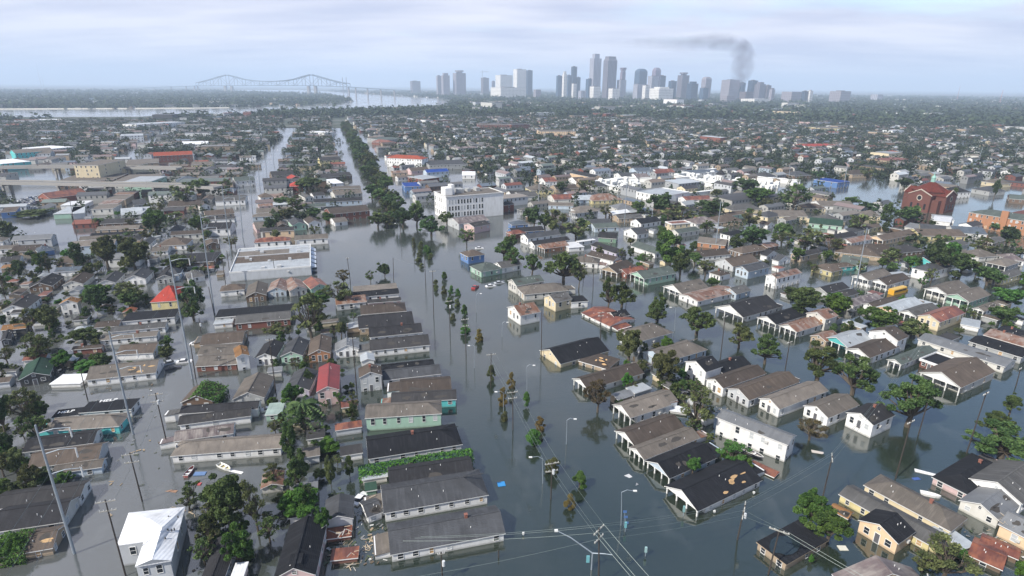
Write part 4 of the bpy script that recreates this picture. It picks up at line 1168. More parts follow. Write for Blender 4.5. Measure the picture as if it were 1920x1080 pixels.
top = [(372, 155.5), (386, 152), (400, 148.5), (415, 144), (430, 140.5), (445, 144), (460, 148.5), (476, 151), (492, 152.2), (508, 152.6), (524, 152.2), (540, 151), (556, 148.5), (572, 143.5), (587, 139.8), (602, 144), (618, 149), (636, 153.5), (655, 157)]
yd = lambda x: float(np.interp(x, [d[0] for d in deck], [d[1] for d in deck]))
for s in (-1, 1):
    tp_ = [at_y(x, y) + nv * s for x, y in top]; bt_ = [at_y(x, yd(x)) + nv * s for x, y in top]
    m_ = MB(); m_.tube(tp_, 3.0, 4); m_.build('top_chord', BR, br)
    m_ = MB()
    for i in range(len(top)):
        m_.tube([tp_[i], bt_[i]], 1.7, 4)
        if i: m_.tube([tp_[i], bt_[i - 1]] if i % 2 else [tp_[i - 1], bt_[i]], 1.4, 4)
    m_.build('truss_web', BR, br)
for x in (424, 436, 580, 593):
    p = at_y(x, 161); m_ = MB(); m_.box((-9, -16, -p.z - 3), (9, 16, -1)); m_.build('pier', plain('bridge_pier', (.30, .28, .27), .8), br, p)
for x in (230, 260, 290, 322, 350, 366, 372, 655, 668, 690, 715, 740):
    p = at_y(x, yd(x)); m_ = MB(); m_.box((-3, -10, -p.z - 3), (3, 10, -1)); m_.build('approach_pier', plain('bridge_pier', (.30, .28, .27), .8), br, p)
# ------------------------------------------------------------------ two raised highways on concrete legs
def highway(pts, z, wd, label):
    g = [ground(*p, z) for p in pts]; o = Vector((g[0].x, g[0].y, 0)); e = empty('highway', o); tag(e, label, 'highway', 'raised highways over the flooded lot')
    for a, b in zip(g[:-1], g[1:]):
        d = (b - a); n = Vector((-d.y, d.x, 0)).normalized(); la, lb = a - o, b - o
        P = lambda s, zz: la + n * s + Vector((0, 0, zz))
        m_ = MB(); m_.prism([P(0, -1.3), P(wd, -1.3), P(wd, 0), P(0, 0)], d); m_.build('deck', CONC, e)
        for s in (0, wd - .35): m_ = MB(); m_.prism([P(s, 0), P(s + .35, 0), P(s + .35, .9), P(s, .9)], d); m_.build('barrier', CONC, e)
        m_ = MB(); m_.prism([P(.4, .01), P(wd - .4, .01), P(wd - .4, .03), P(.4, .03)], d); m_.build('road_surface', plain('old_asphalt', (.16, .155, .15), .9), e)
        k = max(1, int(d.length / 26))
        for i in range(k):
            c = la + d * ((i + .5) / k)
            for s in (1.5, wd - 1.5):
                q = c + n * s; m_ = MB(); m_.box((-.7, -.7, -2), (.7, .7, z - 1.2)); m_.build('leg', CONC, e, (q.x, q.y, 0))
            m_ = MB(); m_.prism([c + n * .2 + Vector((0, 0, -2.6)) - d.normalized() * .8, c + n * .2 + Vector((0, 0, -1.3)) - d.normalized() * .8, c + n * .2 + Vector((0, 0, -1.3)) + d.normalized() * .8, c + n * .2 + Vector((0, 0, -2.6)) + d.normalized() * .8], n * (wd - .4)); m_.build('crossbeam', CONC, e)
highway([(-60, 342.5), (60, 344), (150, 346), (330, 349), (400, 352)], 9.5, 10, 'nearer raised concrete highway on paired legs across the flooded lot')
highway([(-60, 315.5), (60, 313.5), (140, 313), (330, 316)], 9.5, 9, 'farther raised concrete highway crossing before the turquoise warehouse')
# ------------------------------------------------------------------ smoke from a fire behind downtown
SD = 3000
def at_dist(x, y, D=SD):
    d = ray(x, y); s = D / math.hypot(d.x, d.y); return CAM + d * s
path = [(1377, 170, 4), (1381, 156, 9), (1387, 142, 13), (1393, 126, 15), (1396, 110, 15), (1391, 96, 14), (1378, 86, 13), (1360, 80, 13), (1338, 78, 12), (1310, 80, 11), (1276, 83, 10), (1236, 82, 8), (1190, 79, 6), (1130, 79, 3)]
n = 14; m_ = MB(); rings = []
pts = [at_dist(x, y) for x, y, _ in path]; rad = [q[2] * 1.3 / FP * SD for q in path]
m_.tube(pts, rad, 14); smoke_me = m_.mesh('smoke', [])
sm2, st_, sb = new_mat('smoke_air'); st_.nodes.remove(sb)
v_ = nn(st_, 'ShaderNodeVolumePrincipled'); v_.inputs['Color'].default_value = (.36, .36, .42, 1); v_.inputs['Anisotropy'].default_value = 0
ps = nn(st_, 'ShaderNodeNewGeometry').outputs['Position']
dn = ramp(st_, noise(st_, .019, 5, ps, .62), [(.38, 0.0), (.70, 1.0)])
sx_ = nn(st_, 'ShaderNodeSeparateXYZ'); st_.links.new(ps, sx_.inputs[0])
bump_ = lambda o_, c_, r__: math_(st_, 'SUBTRACT', 1.0, math_(st_, 'MULTIPLY', math_(st_, 'ABSOLUTE', math_(st_, 'SUBTRACT', o_, c_)), 1 / r__), True)
q0, q1 = at_dist(1392, 120), at_dist(1340, 78)
core = math_(st_, 'MAXIMUM', bump_(sx_.outputs[0], q0.x, 62), bump_(sx_.outputs[2], q1.z, 48))
tail = math_(st_, 'MULTIPLY', math_(st_, 'SUBTRACT', sx_.outputs[0], at_dist(1110, 79).x), 1 / 560, True)
st_.links.new(math_(st_, 'MULTIPLY', math_(st_, 'MULTIPLY', dn, core), math_(st_, 'MULTIPLY', tail, .030)), v_.inputs['Density']); st_.links.new(v_.outputs[0], st_.nodes['Material Output'].inputs['Volume'])
sm2.cycles.volume_step_rate = 4
smoke_me.materials.append(sm2); so = link('smoke', smoke_me); so['kind'] = 'stuff'; so['label'] = 'grey smoke plume drifting off behind the skyline'

# ------------------------------------------------------------------ trees
def quads_mesh(name, V, tint, mats, extra=None):
    """V: (n,4,3) quads; tint: (n,) face attribute"""
    n = len(V); me = bpy.data.meshes.new(name)
    ev = np.zeros((0, 3)) if extra is None else np.array(extra.v, dtype=float).reshape(-1, 3)
    ef = [] if extra is None else extra.f
    me.vertices.add(4 * n + len(ev)); me.vertices.foreach_set('co', np.concatenate([V.reshape(-1, 3), ev]).ravel())
    tot = np.concatenate([np.full(n, 4), np.array([len(f) for f in ef], dtype=int)]).astype(np.int32)
    lv = np.concatenate([np.arange(4 * n), np.array([4 * n + i for f in ef for i in f], dtype=int)]).astype(np.int32)
    me.loops.add(len(lv)); me.loops.foreach_set('vertex_index', lv)
    me.polygons.add(len(tot)); st = np.concatenate([[0], np.cumsum(tot)[:-1]]).astype(np.int32)
    me.polygons.foreach_set('loop_start', st); me.polygons.foreach_set('loop_total', tot)
    for x in mats: me.materials.append(x)
    if ef: me.polygons.foreach_set('material_index', np.concatenate([np.zeros(n, int), np.ones(len(ef), int)]).astype(np.int32))
    at = me.attributes.new('tint', 'FLOAT', 'FACE'); at.data.foreach_set('value', np.concatenate([tint, np.full(len(ef), .5)]).astype(np.float32))
    me.update(calc_edges=True); return me
def leaves(C, size, g, up=.35):
    """one diamond-shaped leaf spray at each point of C (n,3)"""
    n = len(C); N = g.normal(size=(n, 3)); N[:, 2] = np.abs(N[:, 2]) + up; N /= np.linalg.norm(N, axis=1, keepdims=True)
    T = g.normal(size=(n, 3)); T -= N * (T * N).sum(1, keepdims=True); T /= np.linalg.norm(T, axis=1, keepdims=True); B = np.cross(N, T)
    s = (size * g.uniform(.55, 1.35, n))[:, None]; k = g.uniform(.45, .8, (n, 1))
    return np.stack([C - T * s, C - B * s * k + N * s * .15, C + T * s, C + B * s * k - N * s * .1], 1)
def crown_clumps(kind, g):
    """clump centres and radii inside a tree 8 wide and 8 tall"""
    out = []
    if kind == 'oak':
        gap = g.uniform(0, 6.28)
        for i in range(44):
            a = g.uniform(0, 2 * np.pi); rr = 3.6 * np.sqrt(g.uniform(.03, 1)) * (1 if abs((a - gap + np.pi) % (2 * np.pi) - np.pi) > .6 else .55); z = 2.6 + 4.6 * (1 - (rr / 3.9) ** 2) * g.uniform(.35, 1) + g.uniform(-.9, .4)
            out.append((rr * np.cos(a), rr * np.sin(a), max(1.2, z), g.uniform(.4, .95), .6))
    elif kind in ('round', 'bush'):
        zc, zr = (4.6, 3.4) if kind == 'round' else (2.6, 5.2)
        sx_, sy_ = g.uniform(.75, 1.05), g.uniform(.75, 1.05); lob = g.uniform(0, 6.28)
        for i in range(78):
            d = g.normal(size=3); d /= np.linalg.norm(d); d[2] = abs(d[2]) * (1 if kind == 'bush' or g.random() < .75 else -1); q = g.uniform(.35, 1.05) * (.85 + .22 * np.sin(3 * np.arctan2(d[1], d[0]) + lob))
            out.append((d[0] * 3.3 * q * sx_, d[1] * 3.3 * q * sy_, zc + d[2] * (zr - .5) * q, g.uniform(.35, .92), .75))
    elif kind == 'tall':
        for i in range(34):
            z = g.uniform(1.6, 7.4); rr = (3.0 - abs(z - 4.2) * .55) * np.sqrt(g.uniform(.05, 1)); a = g.uniform(0, 2 * np.pi)
            out.append((rr * np.cos(a), rr * np.sin(a), z, g.uniform(.6, 1.1), .8))
    elif kind == 'sparse':
        for i in range(22):
            d = g.normal(size=3); d /= np.linalg.norm(d); q = g.uniform(.5, 1)
            out.append((d[0] * 3.4 * q, d[1] * 3.4 * q, 4.6 + d[2] * 2.9 * q, g.uniform(.6, 1.0), .5))
    elif kind == 'cypress':
        for i in range(26):
            z = g.uniform(.4, 7.6); rr = 2.6 * (1 - abs(z - 2.6) / 6.2) * np.sqrt(g.uniform(0, 1)); a = g.uniform(0, 2 * np.pi)
            out.append((rr * np.cos(a), rr * np.sin(a), z, g.uniform(.7, 1.2), .9))
    return out
def tree_proto(kind, leaf, seed, nleaf, size):
    g = np.random.default_rng(seed); cl = crown_clumps(kind, g); V, T = [], []
    dens = {'oak': .85, 'round': 1.0, 'bush': 1.0, 'tall': 1.0, 'sparse': .38, 'cypress': .9}[kind]
    for (x, y, z, r, fl) in cl:
        n = max(4, int(nleaf * dens * r ** 1.6)); p = g.normal(size=(n, 3)); p /= np.linalg.norm(p, axis=1, keepdims=True); p *= (g.uniform(.15, 1, (n, 1)) ** .5) * r; p[:, 2] *= fl
        C = p + (x, y, z); C[:, 2] = np.maximum(C[:, 2], -.2); V.append(leaves(C, size, g)); T.append(np.clip(g.uniform(.1, .75) + g.normal(size=n) * .22, 0, 1))
    crown = quads_mesh('crown', np.concatenate(V), np.concatenate(T), [LEAF[leaf]])
    m = MB(); rnd = random.Random(seed)
    z0 = {'oak': 1.7, 'round': 2.4, 'bush': 1.0, 'tall': 2.0, 'sparse': 2.2, 'cypress': 1.0}[kind]; tr = {'oak': .34, 'sparse': .26, 'round': .3}.get(kind, .2)
    lean = (rnd.uniform(-.4, .4), rnd.uniform(-.4, .4))
    m.tube([(0, 0, -1.6), (lean[0] * .3, lean[1] * .3, z0 * .5), (lean[0], lean[1], z0)], [tr * 1.25, tr, tr * .85], 6)
    for (x, y, z, r, fl) in (cl if kind in ('oak', 'sparse') else cl[::3]):
        mid = (lean[0] + (x - lean[0]) * .55 + rnd.uniform(-.3, .3), lean[1] + (y - lean[1]) * .55 + rnd.uniform(-.3, .3), z0 + (z - z0) * rnd.uniform(.35, .6))
        m.tube([(lean[0], lean[1], z0 - .15), mid, (x, y, z)], [tr * .55, tr * .3, .04], 4)
        if kind == 'sparse':
            for _ in range(3): m.tube([mid, (x + rnd.uniform(-1, 1), y + rnd.uniform(-1, 1), z + rnd.uniform(-.4, 1))], [tr * .2, .02], 3)
    return crown, m.mesh('trunk', BARK)
def palm_proto(seed, leaf):
    g = np.random.default_rng(seed); V, T = [], []
    for i in range(46):
        a = g.uniform(0, 2 * np.pi); up = g.uniform(-.5, 1.0); L = g.uniform(3.0, 4.0); p0 = np.array([0, 0, 5.6 if i < 30 else g.uniform(2, 5)])
        d = np.array([np.cos(a), np.sin(a), 0.0])
        for j in range(9):
            t = (j + 1) / 9; c = p0 + d * L * t * np.cos(up * .8) + np.array([0, 0, L * (t * up * .9 - t * t * (.55 + .3 * up))])
            side = np.array([-d[1], d[0], 0]) * (.5 * (1 - t * .6)); s = d * L / 16
            V.append(np.stack([c - s - side + (0, 0, -.25), c - s, c + s, c + s * .2 - side + (0, 0, -.3)])); T.append(g.uniform(0, 1)); V.append(np.stack([c - s, c - s + side + (0, 0, -.25), c + s * .2 + side + (0, 0, -.3), c + s])); T.append(g.uniform(0, 1))
    crown = quads_mesh('crown', np.array(V), np.array(T), [LEAF[leaf]]); m = MB(); m.tube([(0, 0, -1.5), (.1, 0, 3), (0, 0, 5.7)], [.34, .28, .26], 7)
    return crown, m.mesh('trunk', BARK)
PROTO = {}
def proto(kind, leaf, hi, var):
    key = (kind, leaf, hi, var)
    if key not in PROTO:
        sd_ = abs(hash_(key)) % 99991
        PROTO[key] = palm_proto(sd_, leaf) if kind == 'palm' else tree_proto(kind, leaf, sd_, (150, 60)[1 - hi] if hi < 2 else 520, (.30, .46)[1 - hi] if hi < 2 else .165)
    return PROTO[key]
def hash_(k):
    h = 7
    for c in str(k): h = (h * 131 + ord(c)) % 1000003
    return h
TREES = []
def plant(pos, wd, ht, kind, leaf, hi, r, name='tree'):
    c, t = proto(kind, leaf, hi, r.randrange(3))
    e = empty(name, pos, r.uniform(0, 6.28)); e.scale = (wd / 8, wd / 8, ht / 8)
    link('trunk', t, e); link('crown', c, e)
    TREES.append((e, pos, wd, ht, kind, leaf)); return e
TT = '''C 760 310 990 530 870 560 round olive
C 1015 450 1235 730 1120 745 round olive
C 535 690 750 920 640 930 sparse brown
C 1195 740 1500 1070 1350 1080 sparse olive
G 1280 180 1420 315 1350 330 round green
G 1520 70 1760 240 1640 250 sparse green
C 1090 370 1210 460 1150 480 round bright
C 810 640 900 740 860 760 round bright
C 930 530 1020 620 980 640 bush olive
H 165 440 420 690 300 720 round green
H 285 610 590 800 440 815 round green
H 1100 790 1480 1080 1300 1130 sparse olive
H 1820 980 1940 1090 1880 1110 round bright
H 300 920 350 970 320 985 bush bright
D 200 990 420 1100 310 1140 sparse brown
D 110 0 400 190 250 215 round oak
D 400 50 620 205 510 220 round bright
D 690 140 950 320 820 330 round green
D 950 240 1160 360 1060 370 bush olive
D 1660 140 1860 265 1760 275 round oak
D 1740 800 1890 930 1810 945 round oak
D 1570 920 1800 1080 1700 1100 oak oak
H 1480 -60 1920 180 1740 190 oak oak
D 815 620 1195 830 1040 1040 oak oak
D 160 395 465 620 370 690 oak oak
D 465 480 770 640 630 800 oak oak
C 1250 110 1500 270 1380 350 oak oak
C 1010 20 1150 150 1095 240 oak oak
C 1590 240 1770 430 1700 450 oak olive
C 1750 320 1940 480 1895 570 oak oak
C 1000 150 1160 230 1080 250 bush oak
K 615 860 760 1000 720 1120 oak oak
K 740 900 920 1040 820 1110 oak oak
K 235 650 500 870 385 930 oak oak
K 90 690 215 810 150 860 oak oak
K 440 760 560 860 500 960 sparse olive
K -60 640 80 740 10 810 oak oak
J 1520 500 1640 600 1580 650 sparse oak
J 1790 580 1930 720 1860 740 oak oak
J 910 755 1025 890 965 875 bush dark
J 830 360 970 470 915 510 oak oak
J 1130 300 1270 430 1205 500 oak oak
J 1230 400 1400 500 1315 570 oak dark
K 1030 540 1250 760 1150 790 tall green
K 1180 700 1350 850 1260 870 round oak
K 1380 740 1520 850 1450 870 sparse olive
K 1440 880 1550 960 1500 960 round green
K 890 300 1000 400 945 420 round oak
K 1020 240 1220 420 1120 440 round dark
K 1120 320 1390 470 1250 480 sparse olive
K 1390 300 1640 430 1500 440 round dark
K 1640 140 1860 240 1750 250 round dark
K 1480 220 1590 270 1530 280 round olive
K 1720 200 1960 330 1830 345 round green
K 1840 290 1960 370 1900 385 round olive
K 1690 490 1920 650 1800 670 round dark
K 1700 350 1860 480 1780 520 sparse olive
K 90 340 230 510 160 530 round dark
K 210 350 380 500 300 530 sparse olive
K 370 420 600 590 480 610 sparse olive
K 490 130 640 250 560 260 sparse olive
K 320 160 410 240 365 250 round dark
K 650 320 750 430 700 440 sparse olive
I 720 570 940 800 820 840 round olive
I 900 580 1150 830 1030 860 round olive
I 515 615 645 700 600 830 tall dark
I 260 700 350 830 310 870 tall green
I 330 700 420 820 370 850 sparse olive
I 80 750 200 830 150 900 round dark
I 1080 360 1290 540 1180 570 round green
I 1140 300 1250 400 1190 430 sparse olive
I 640 920 850 1080 740 1110 round green
I 860 900 1110 1060 980 1090 sparse olive
I 880 960 1060 1080 980 1110 round oak
I 1300 140 1490 330 1400 350 sparse olive
I 1420 140 1600 270 1510 290 round oak
I 1230 715 1450 810 1340 840 round oak
I 1370 860 1540 1040 1450 1160 oak dark
A 1390 60 1530 260 1455 250 oak oak
I 0 440 140 560 60 590 bush oak
I 0 860 100 1000 50 1060 sparse olive
I 700 420 800 490 750 500 palm dark
I 1250 380 1400 460 1320 480 sparse olive
I 1640 130 1760 250 1700 260 sparse oak
I 120 370 400 420 250 425 bush oak
A 180 150 330 330 250 340 sparse olive
A 300 120 470 330 380 350 round olive
A 160 330 460 560 300 570 sparse oak
A 400 470 560 590 480 610 round green
A 520 300 760 400 640 420 round oak
A 640 0 850 180 740 200 round dark
A 900 20 1110 140 1000 160 round oak
A 0 790 140 1060 50 1130 round dark
A 100 740 330 990 210 1040 sparse olive
A 0 430 130 560 60 570 sparse olive
A 0 200 70 290 30 300 round dark
E 0 0 150 150 60 190 round dark
E 60 160 200 300 130 330 bush olive
E 170 250 340 420 250 430 round olive
E 0 760 220 900 100 930 bush bright
E 20 380 180 470 100 480 bush olive
E 420 290 560 370 490 390 bush green
E 1550 330 1930 690 1740 740 round oak
F -60 340 140 700 20 760 sparse olive
E 1690 690 1920 960 1810 1000 bush green
F 165 425 500 610 330 640 bush bright
F 425 575 575 755 500 790 round green
F 190 -60 330 170 260 240 tall oak
F 220 130 430 400 320 430 bush oak
B 215 790 540 1060 370 1080 palm dark
B 200 720 380 860 280 900 round green
F 520 180 610 390 565 410 tall olive
F 665 180 745 340 705 350 tall oak
F 430 50 640 130 540 145 bush bright
B 275 60 560 360 420 380 sparse olive
B 350 30 480 170 420 190 round olive
B 590 250 700 360 640 375 round olive
B 360 600 450 710 400 730 bush oak
B 590 770 680 870 630 890 sparse green
B 680 780 780 920 730 930 sparse olive
B 70 260 270 370 170 390 sparse olive
J 500 900 740 1070 620 1100 sparse olive
J 350 990 560 1100 450 1130 round green
J 800 820 870 890 860 930 sparse bright
J 610 810 720 900 660 930 sparse brown
J 280 130 510 230 400 245 round oak
J 130 270 260 350 195 360 round oak
J 230 260 420 390 320 410 sparse oak
J 160 360 330 450 250 455 round olive
J 490 385 595 465 540 470 bush green
J 380 360 500 420 440 430 round oak
A 1450 -20 1540 60 1495 80 sparse olive
A 740 510 860 570 800 575 bush olive
A 560 540 760 600 660 610 bush green
L 1130 600 1330 820 1240 870 round dark
L 1260 600 1440 760 1350 800 round green
L 1330 700 1540 840 1430 880 round oak
L 1480 580 1700 700 1590 720 sparse olive
L 1540 800 1740 920 1640 940 round oak
L 1110 860 1180 940 1150 960 sparse green
L 580 390 750 540 670 560 sparse olive
L 550 270 690 330 620 340 bush green
L 650 310 840 390 740 400 bush dark
L 830 330 930 470 880 490 tall oak
L 960 340 1140 470 1050 490 round oak
L 60 170 300 370 180 390 sparse oak
L 30 470 180 590 100 610 round oak
L 120 500 420 660 270 680 sparse olive
L 360 560 560 680 460 700 sparse olive
L 150 650 270 750 210 760 round green
L 850 660 1000 760 920 770 round oak
L 1240 560 1360 620 1300 640 sparse oak
L 1700 500 1870 610 1790 630 round dark
L 1660 140 1720 300 1690 300 round dark
L 1650 470 1740 520 1700 530 round oak
L 100 960 380 1080 240 1110 round dark
L 400 1000 590 1090 500 1110 round bright
L 1680 960 1930 1080 1800 1100 round green
L 1370 210 1420 300 1390 300 tall oak
L 320 80 440 140 380 150 round dark
L 690 60 800 140 740 150 sparse olive
L 960 130 1090 210 1020 220 round dark
'''
rt = random.Random(5)
for ln in TT.strip().split('\n'):
    q = ln.split(); n = [float(x) for x in q[1:7]]
    b = px(q[0], n[4], n[5]); g = ground(*b); z = proj(g)[2]; top = px(q[0], n[4], n[1])
    H_ = max(1.2, height_at(g, top[1])); wd_ = (n[2] - n[0]) / 4 / FP * z
    hi = 2 if b[1] > 640 else 1 if b[1] > 470 else 0
    plant(g, wd_ * 1.15, H_ * 1.04, q[7], q[8], hi, rt, 'palm_tree' if q[7] == 'palm' else 'bush' if q[7] == 'bush' else 'tree'); TREES[-1] += (b, 'hand')
# live oaks on the median of the avenue, receding
med = [(752, 428), (735, 402), (716, 368), (702, 338), (688, 310), (676, 288), (664, 266), (655, 250), (646, 236)]
G_ = [ground(*p) for p in med]
for a, b in zip(G_[:-1], G_[1:]):
    n = max(1, int((b - a).length / 11))
    for i in range(n):
        p = a + (b - a) * ((i + rt.uniform(.2, .8)) / n)
        for s in ((-4, 4) if (b - a).length / n < 60 else (0,)):
            pp = p + Vector((s + rt.uniform(-3.5, 3.5), rt.uniform(-4, 4), 0)); w_ = rt.uniform(7.5, 14.5)
            if rt.random() < .12: continue
            plant(pp, w_, w_ * rt.uniform(.7, 1.0), rt.choice(['round', 'oak', 'oak', 'round']), rt.choice(['dark', 'oak', 'oak', 'olive']), 0 if pp.y > 420 else 1, rt); TREES[-1] += (proj(pp)[:2], 'median')
# young bald cypresses standing in the avenue's median
CY = [(1086, 914, 886, 20, 'green'), (1068, 954, 928, 15, 'amber'), (1000, 836, 805, 22, 'green'), (1037, 886, 858, 22, 'olive'), (986, 762, 736, 12, 'green'), (958, 728, 699, 12, 'amber'), (1012, 806, 782, 15, 'amber'), (943, 762, 726, 13, 'amber'), (921, 712, 684, 12, 'olive'),
      (899, 640, 617, 11, 'amber'), (871, 592, 572, 10, 'green'), (873, 626, 606, 13, 'green'), (833, 524, 510, 8, 'green'), (846, 552, 536, 9, 'green'), (858, 553, 541, 9, 'green'), (832, 550, 536, 9, 'olive'), (843, 574, 557, 11, 'green'), (857, 574, 561, 9, 'olive'), (817, 536, 524, 8, 'olive'),
      (818, 545, 534, 8, 'olive'), (805, 482, 463, 9, 'green'), (799, 474, 458, 9, 'green'), (790, 466, 453, 9, 'olive'), (788, 480, 468, 9, 'olive'), (808, 486, 475, 9, 'olive'), (786, 491, 482, 10, 'olive'), (776, 464, 446, 6, 'olive'), (850, 600, 588, 9, 'olive'), (946, 790, 770, 9, 'olive'), (791, 502, 494, 8, 'olive')]
for x, y, yt, w_, lf in CY:
    g = ground(x, y); z = proj(g)[2]
    plant(g, w_ / FP * z * 2.1, max(1.5, height_at(g, yt)), 'cypress', lf, 2 if y > 640 else 1, rt, 'cypress_tree'); TREES[-1] += ((x, y), 'cypress')
# creepers smothering roofs
def creeper(frame, h, k, label, leaf='bright', part=(0, 1), depth=.5):
    a, u, v, L, wd = frame; g = np.random.default_rng(int(L * 100)); n = int(L * wd * 26)
    X = g.uniform(L * part[0], L * part[1], n); Y = g.uniform(-.5, wd * .75, n); Z = h + k * np.minimum(np.maximum(Y, 0), wd - np.maximum(Y, 0)) + g.uniform(0, depth, n) + .35 * np.sin(X * 1.3) * np.sin(Y * 1.7 + X)
    dr = g.random(n) < .3; Y[dr] = g.uniform(-.9, -.1, dr.sum()); Z[dr] = g.uniform(0.05, h + .3, dr.sum())
    me = quads_mesh('creeper', leaves(np.stack([X, Y, Z], 1), .22, g), g.uniform(0, 1, n), [LEAF[leaf]])
    o = link('creeper', me, None, (a.x, a.y, 0), (0, 0, math.atan2(u.y, u.x))); tag(o, label, 'creeper'); return o
fr = frame_from('g', px('F', 770, 330), px('F', 1640, 200), px('F', 1200, 205), 1.6, .3, snap=7)
build_house(fr, 'g', 1.6, .3, 'offwhite', 'green', ('nowin', 'novent'), 2, r_, 'low house smothered in bright green creeper between two dark-roofed long houses', 'house', 'flooded houses')
HOUSES[-1]['short'] = 'low house smothered in creeper'; HOUSES[-1]['px'] = px('F', 770, 330)
creeper(fr, 1.6, .3, 'bright green creeper smothering the roof of the low house between dark-roofed long houses')
fr = frame_from('G', px('A', 1352, 862), px('A', 1600, 852), px('A', 1480, 695), 2.2, .45, snap=7)
creeper(fr, 2.2, .45, 'green creeper hanging over the brown-roofed cottage by the left street', 'green', (0, 1), .4)
fr = frame_from('g', px('E', -60, 950), px('E', 395, 872), px('E', 170, 775), 1.8, .45, snap=7)
creeper(fr, 1.8, .45, 'weeds growing over the torn brown roof nearest the tall steel pole', 'green', (0, .55), .7)

# ------------------------------------------------------------------ poles, lamps, wires
POLES = {}
def pole(key, base, top, label, kind='wood', arms=(), az=73, lamp=None, transformer=False, cat='utility pole', name='utility_pole', r0=None):
    g = ground(*base); H_ = height_at(g, top[1]); tx = proj(g + Vector((0, 0, H_)))[0]
    e = empty(name, g); m_ = MB()
    # real poles lean: let the tip follow the photo sideways
    z = proj(g + Vector((0, 0, H_)))[2]; lean = (top[0] - tx) / FP * z; lean = max(-.06 * H_, min(.06 * H_, lean)); tip = Vector((lean, 0, H_))
    rb = r0 or (.15 if kind == 'wood' else .25 if kind == 'steel' else .09); m_.tube([(0, 0, -1.5), tip * .5, tip], [rb, rb * .85, rb * (.6 if kind == 'steel' else .7)], 8 if kind == 'steel' else 6)
    m_.build('shaft', WOOD if kind == 'wood' else STEEL, e)
    d = Vector((math.sin(R(az)), math.cos(R(az)), 0)); ends = []
    for i, (dz, half) in enumerate(arms):
        c = tip * ((H_ - dz) / H_)
        if kind == 'steel':
            m_ = MB(); q = c + d * half; m_.tube([c, c + d * half * .5 + Vector((0, 0, .5)), q + Vector((0, 0, .35))], [.12, .09, .07], 5); m_.build('arm', STEEL, e)
            m_ = MB(); m_.tube([q + Vector((0, 0, .35)), q + Vector((0, 0, -1.5))], .13, 5); m_.build('insulator', TRIM, e); ends.append(g + q + Vector((0, 0, -1.5)))
        else:
            n = Vector((-d.y, d.x, 0)); m_ = MB(); m_.prism([c - d * half + n * .1 + Vector((0, 0, -.07)), c - d * half - n * .1 + Vector((0, 0, -.07)), c - d * half - n * .1 + Vector((0, 0, .09)), c - d * half + n * .1 + Vector((0, 0, .09))], d * 2 * half); m_.build('crossarm', plain('crossarm_wood', (.30, .29, .26), .9), e)
            for t in (-.92, -.45, .45, .92):
                m_ = MB(); m_.tube([c + d * half * t + Vector((0, 0, .05)), c + d * half * t + Vector((0, 0, .3))], .06, 4); m_.build('insulator', TRIM, e); ends.append(g + c + d * half * t + Vector((0, 0, .3)))
    if transformer:
        m_ = MB(); c = tip * ((H_ - 2.2) / H_) + Vector((.35, -.2, 0)); m_.tube([c + Vector((0, 0, -.5)), c + Vector((0, 0, .5))], .27, 8); m_.build('transformer', plain('transformer_grey', (.55, .57, .58), .5), e)
    if lamp:
        s, ln = lamp; m_ = MB(); q = tip + Vector((s * ln, 0, .35)); m_.tube([tip, tip + Vector((s * ln * .45, 0, .55)), q], [.06, .05, .05], 5); m_.build('lamp_arm', STEEL, e)
        m_ = MB(); m_.box((q.x - .35 + s * .3, q.y - .16, q.z - .1), (q.x + .35 + s * .3, q.y + .16, q.z + .08)); m_.build('lamp_head', TRIM, e)
    tag(e, label, cat, {'wood': 'wooden utility poles', 'steel': 'tall steel poles', 'lamp': 'street lamps'}.get(kind)); POLES[key] = (g, ends, g + tip); return e
ARM3 = ((1.6, 4.6), (5.6, 4.6), (9.6, 4.6))
for i, (b, t, lab) in enumerate([((140, 1038), (66, 797), 'tallest-looking steel pole with three bracket arms, nearest of its line'), ((250, 815), (204, 621), 'steel pole rising before the turquoise house with the sandy roof'), ((361, 710), (317, 479), 'steel pole passing in front of the scarlet-roofed yellow house'),
        ((402, 587), (375, 400), 'steel pole at the edge of the left street near the long black roof'), ((434, 485), (416, 350), 'steel pole by the left street across from the flat-roofed warehouse'), ((455, 445), (447, 337), 'steel pole at the far corner of the flat-roofed warehouse'),
        ((473, 397), (469, 328), 'steel pole by the far stretch of the left street before the street narrows'), ((487, 350), (485, 303), 'small-looking steel pole far along the left street'), ((500, 330), (498, 288), 'second last steel pole seen along the left street'), ((513, 305), (512, 270), 'last steel pole seen along the left street')]):
    pole(f'T{i}', b, t, lab, 'steel', ARM3 if i < 7 else ARM3[:2], 73, cat='steel pole', name='steel_pole')
for i, (b, t, lab) in enumerate([((1341, 466), (1352, 377), 'bare pale steel pole among houses below the walled cemetery'), ((1171, 420), (1175, 347), 'pale steel pole beside the cemetery mausoleum'), ((1010, 388), (1011, 331), 'pale steel pole near the rust-roofed houses by the avenue'), ((1028, 350), (1029, 338), 'short-looking steel pole near the yellow house'),
        ((1605, 537), (1626, 427), 'tall pale steel pole in front of the twin white houses with porches'), ((1582, 352), (1591, 295), 'steel pole by the bright blue house and the pond'), ((1479, 335), (1482, 310), 'steel pole behind the far cemetery wall'), ((1679, 327), (1684, 300), 'steel pole among trees left of the church cupola'),
        ((1761, 322), (1766, 297), 'steel pole just beyond the church cupola'), ((1834, 307), (1842, 276), 'leaning steel pole far beyond the church'), ((1901, 301), (1910, 275), 'steel pole at the far edge of the eastern streets'), ((1751, 267), (1753, 250), 'faint steel pole over the far eastern roofs'), ((1214, 340), (1219, 312), 'steel pole standing before the cemetery back wall')]):
    pole(f'S{i}', b, t, lab, 'steel', ((1.2, 1.6),), 59, cat='steel pole', name='steel_pole', r0=.24)
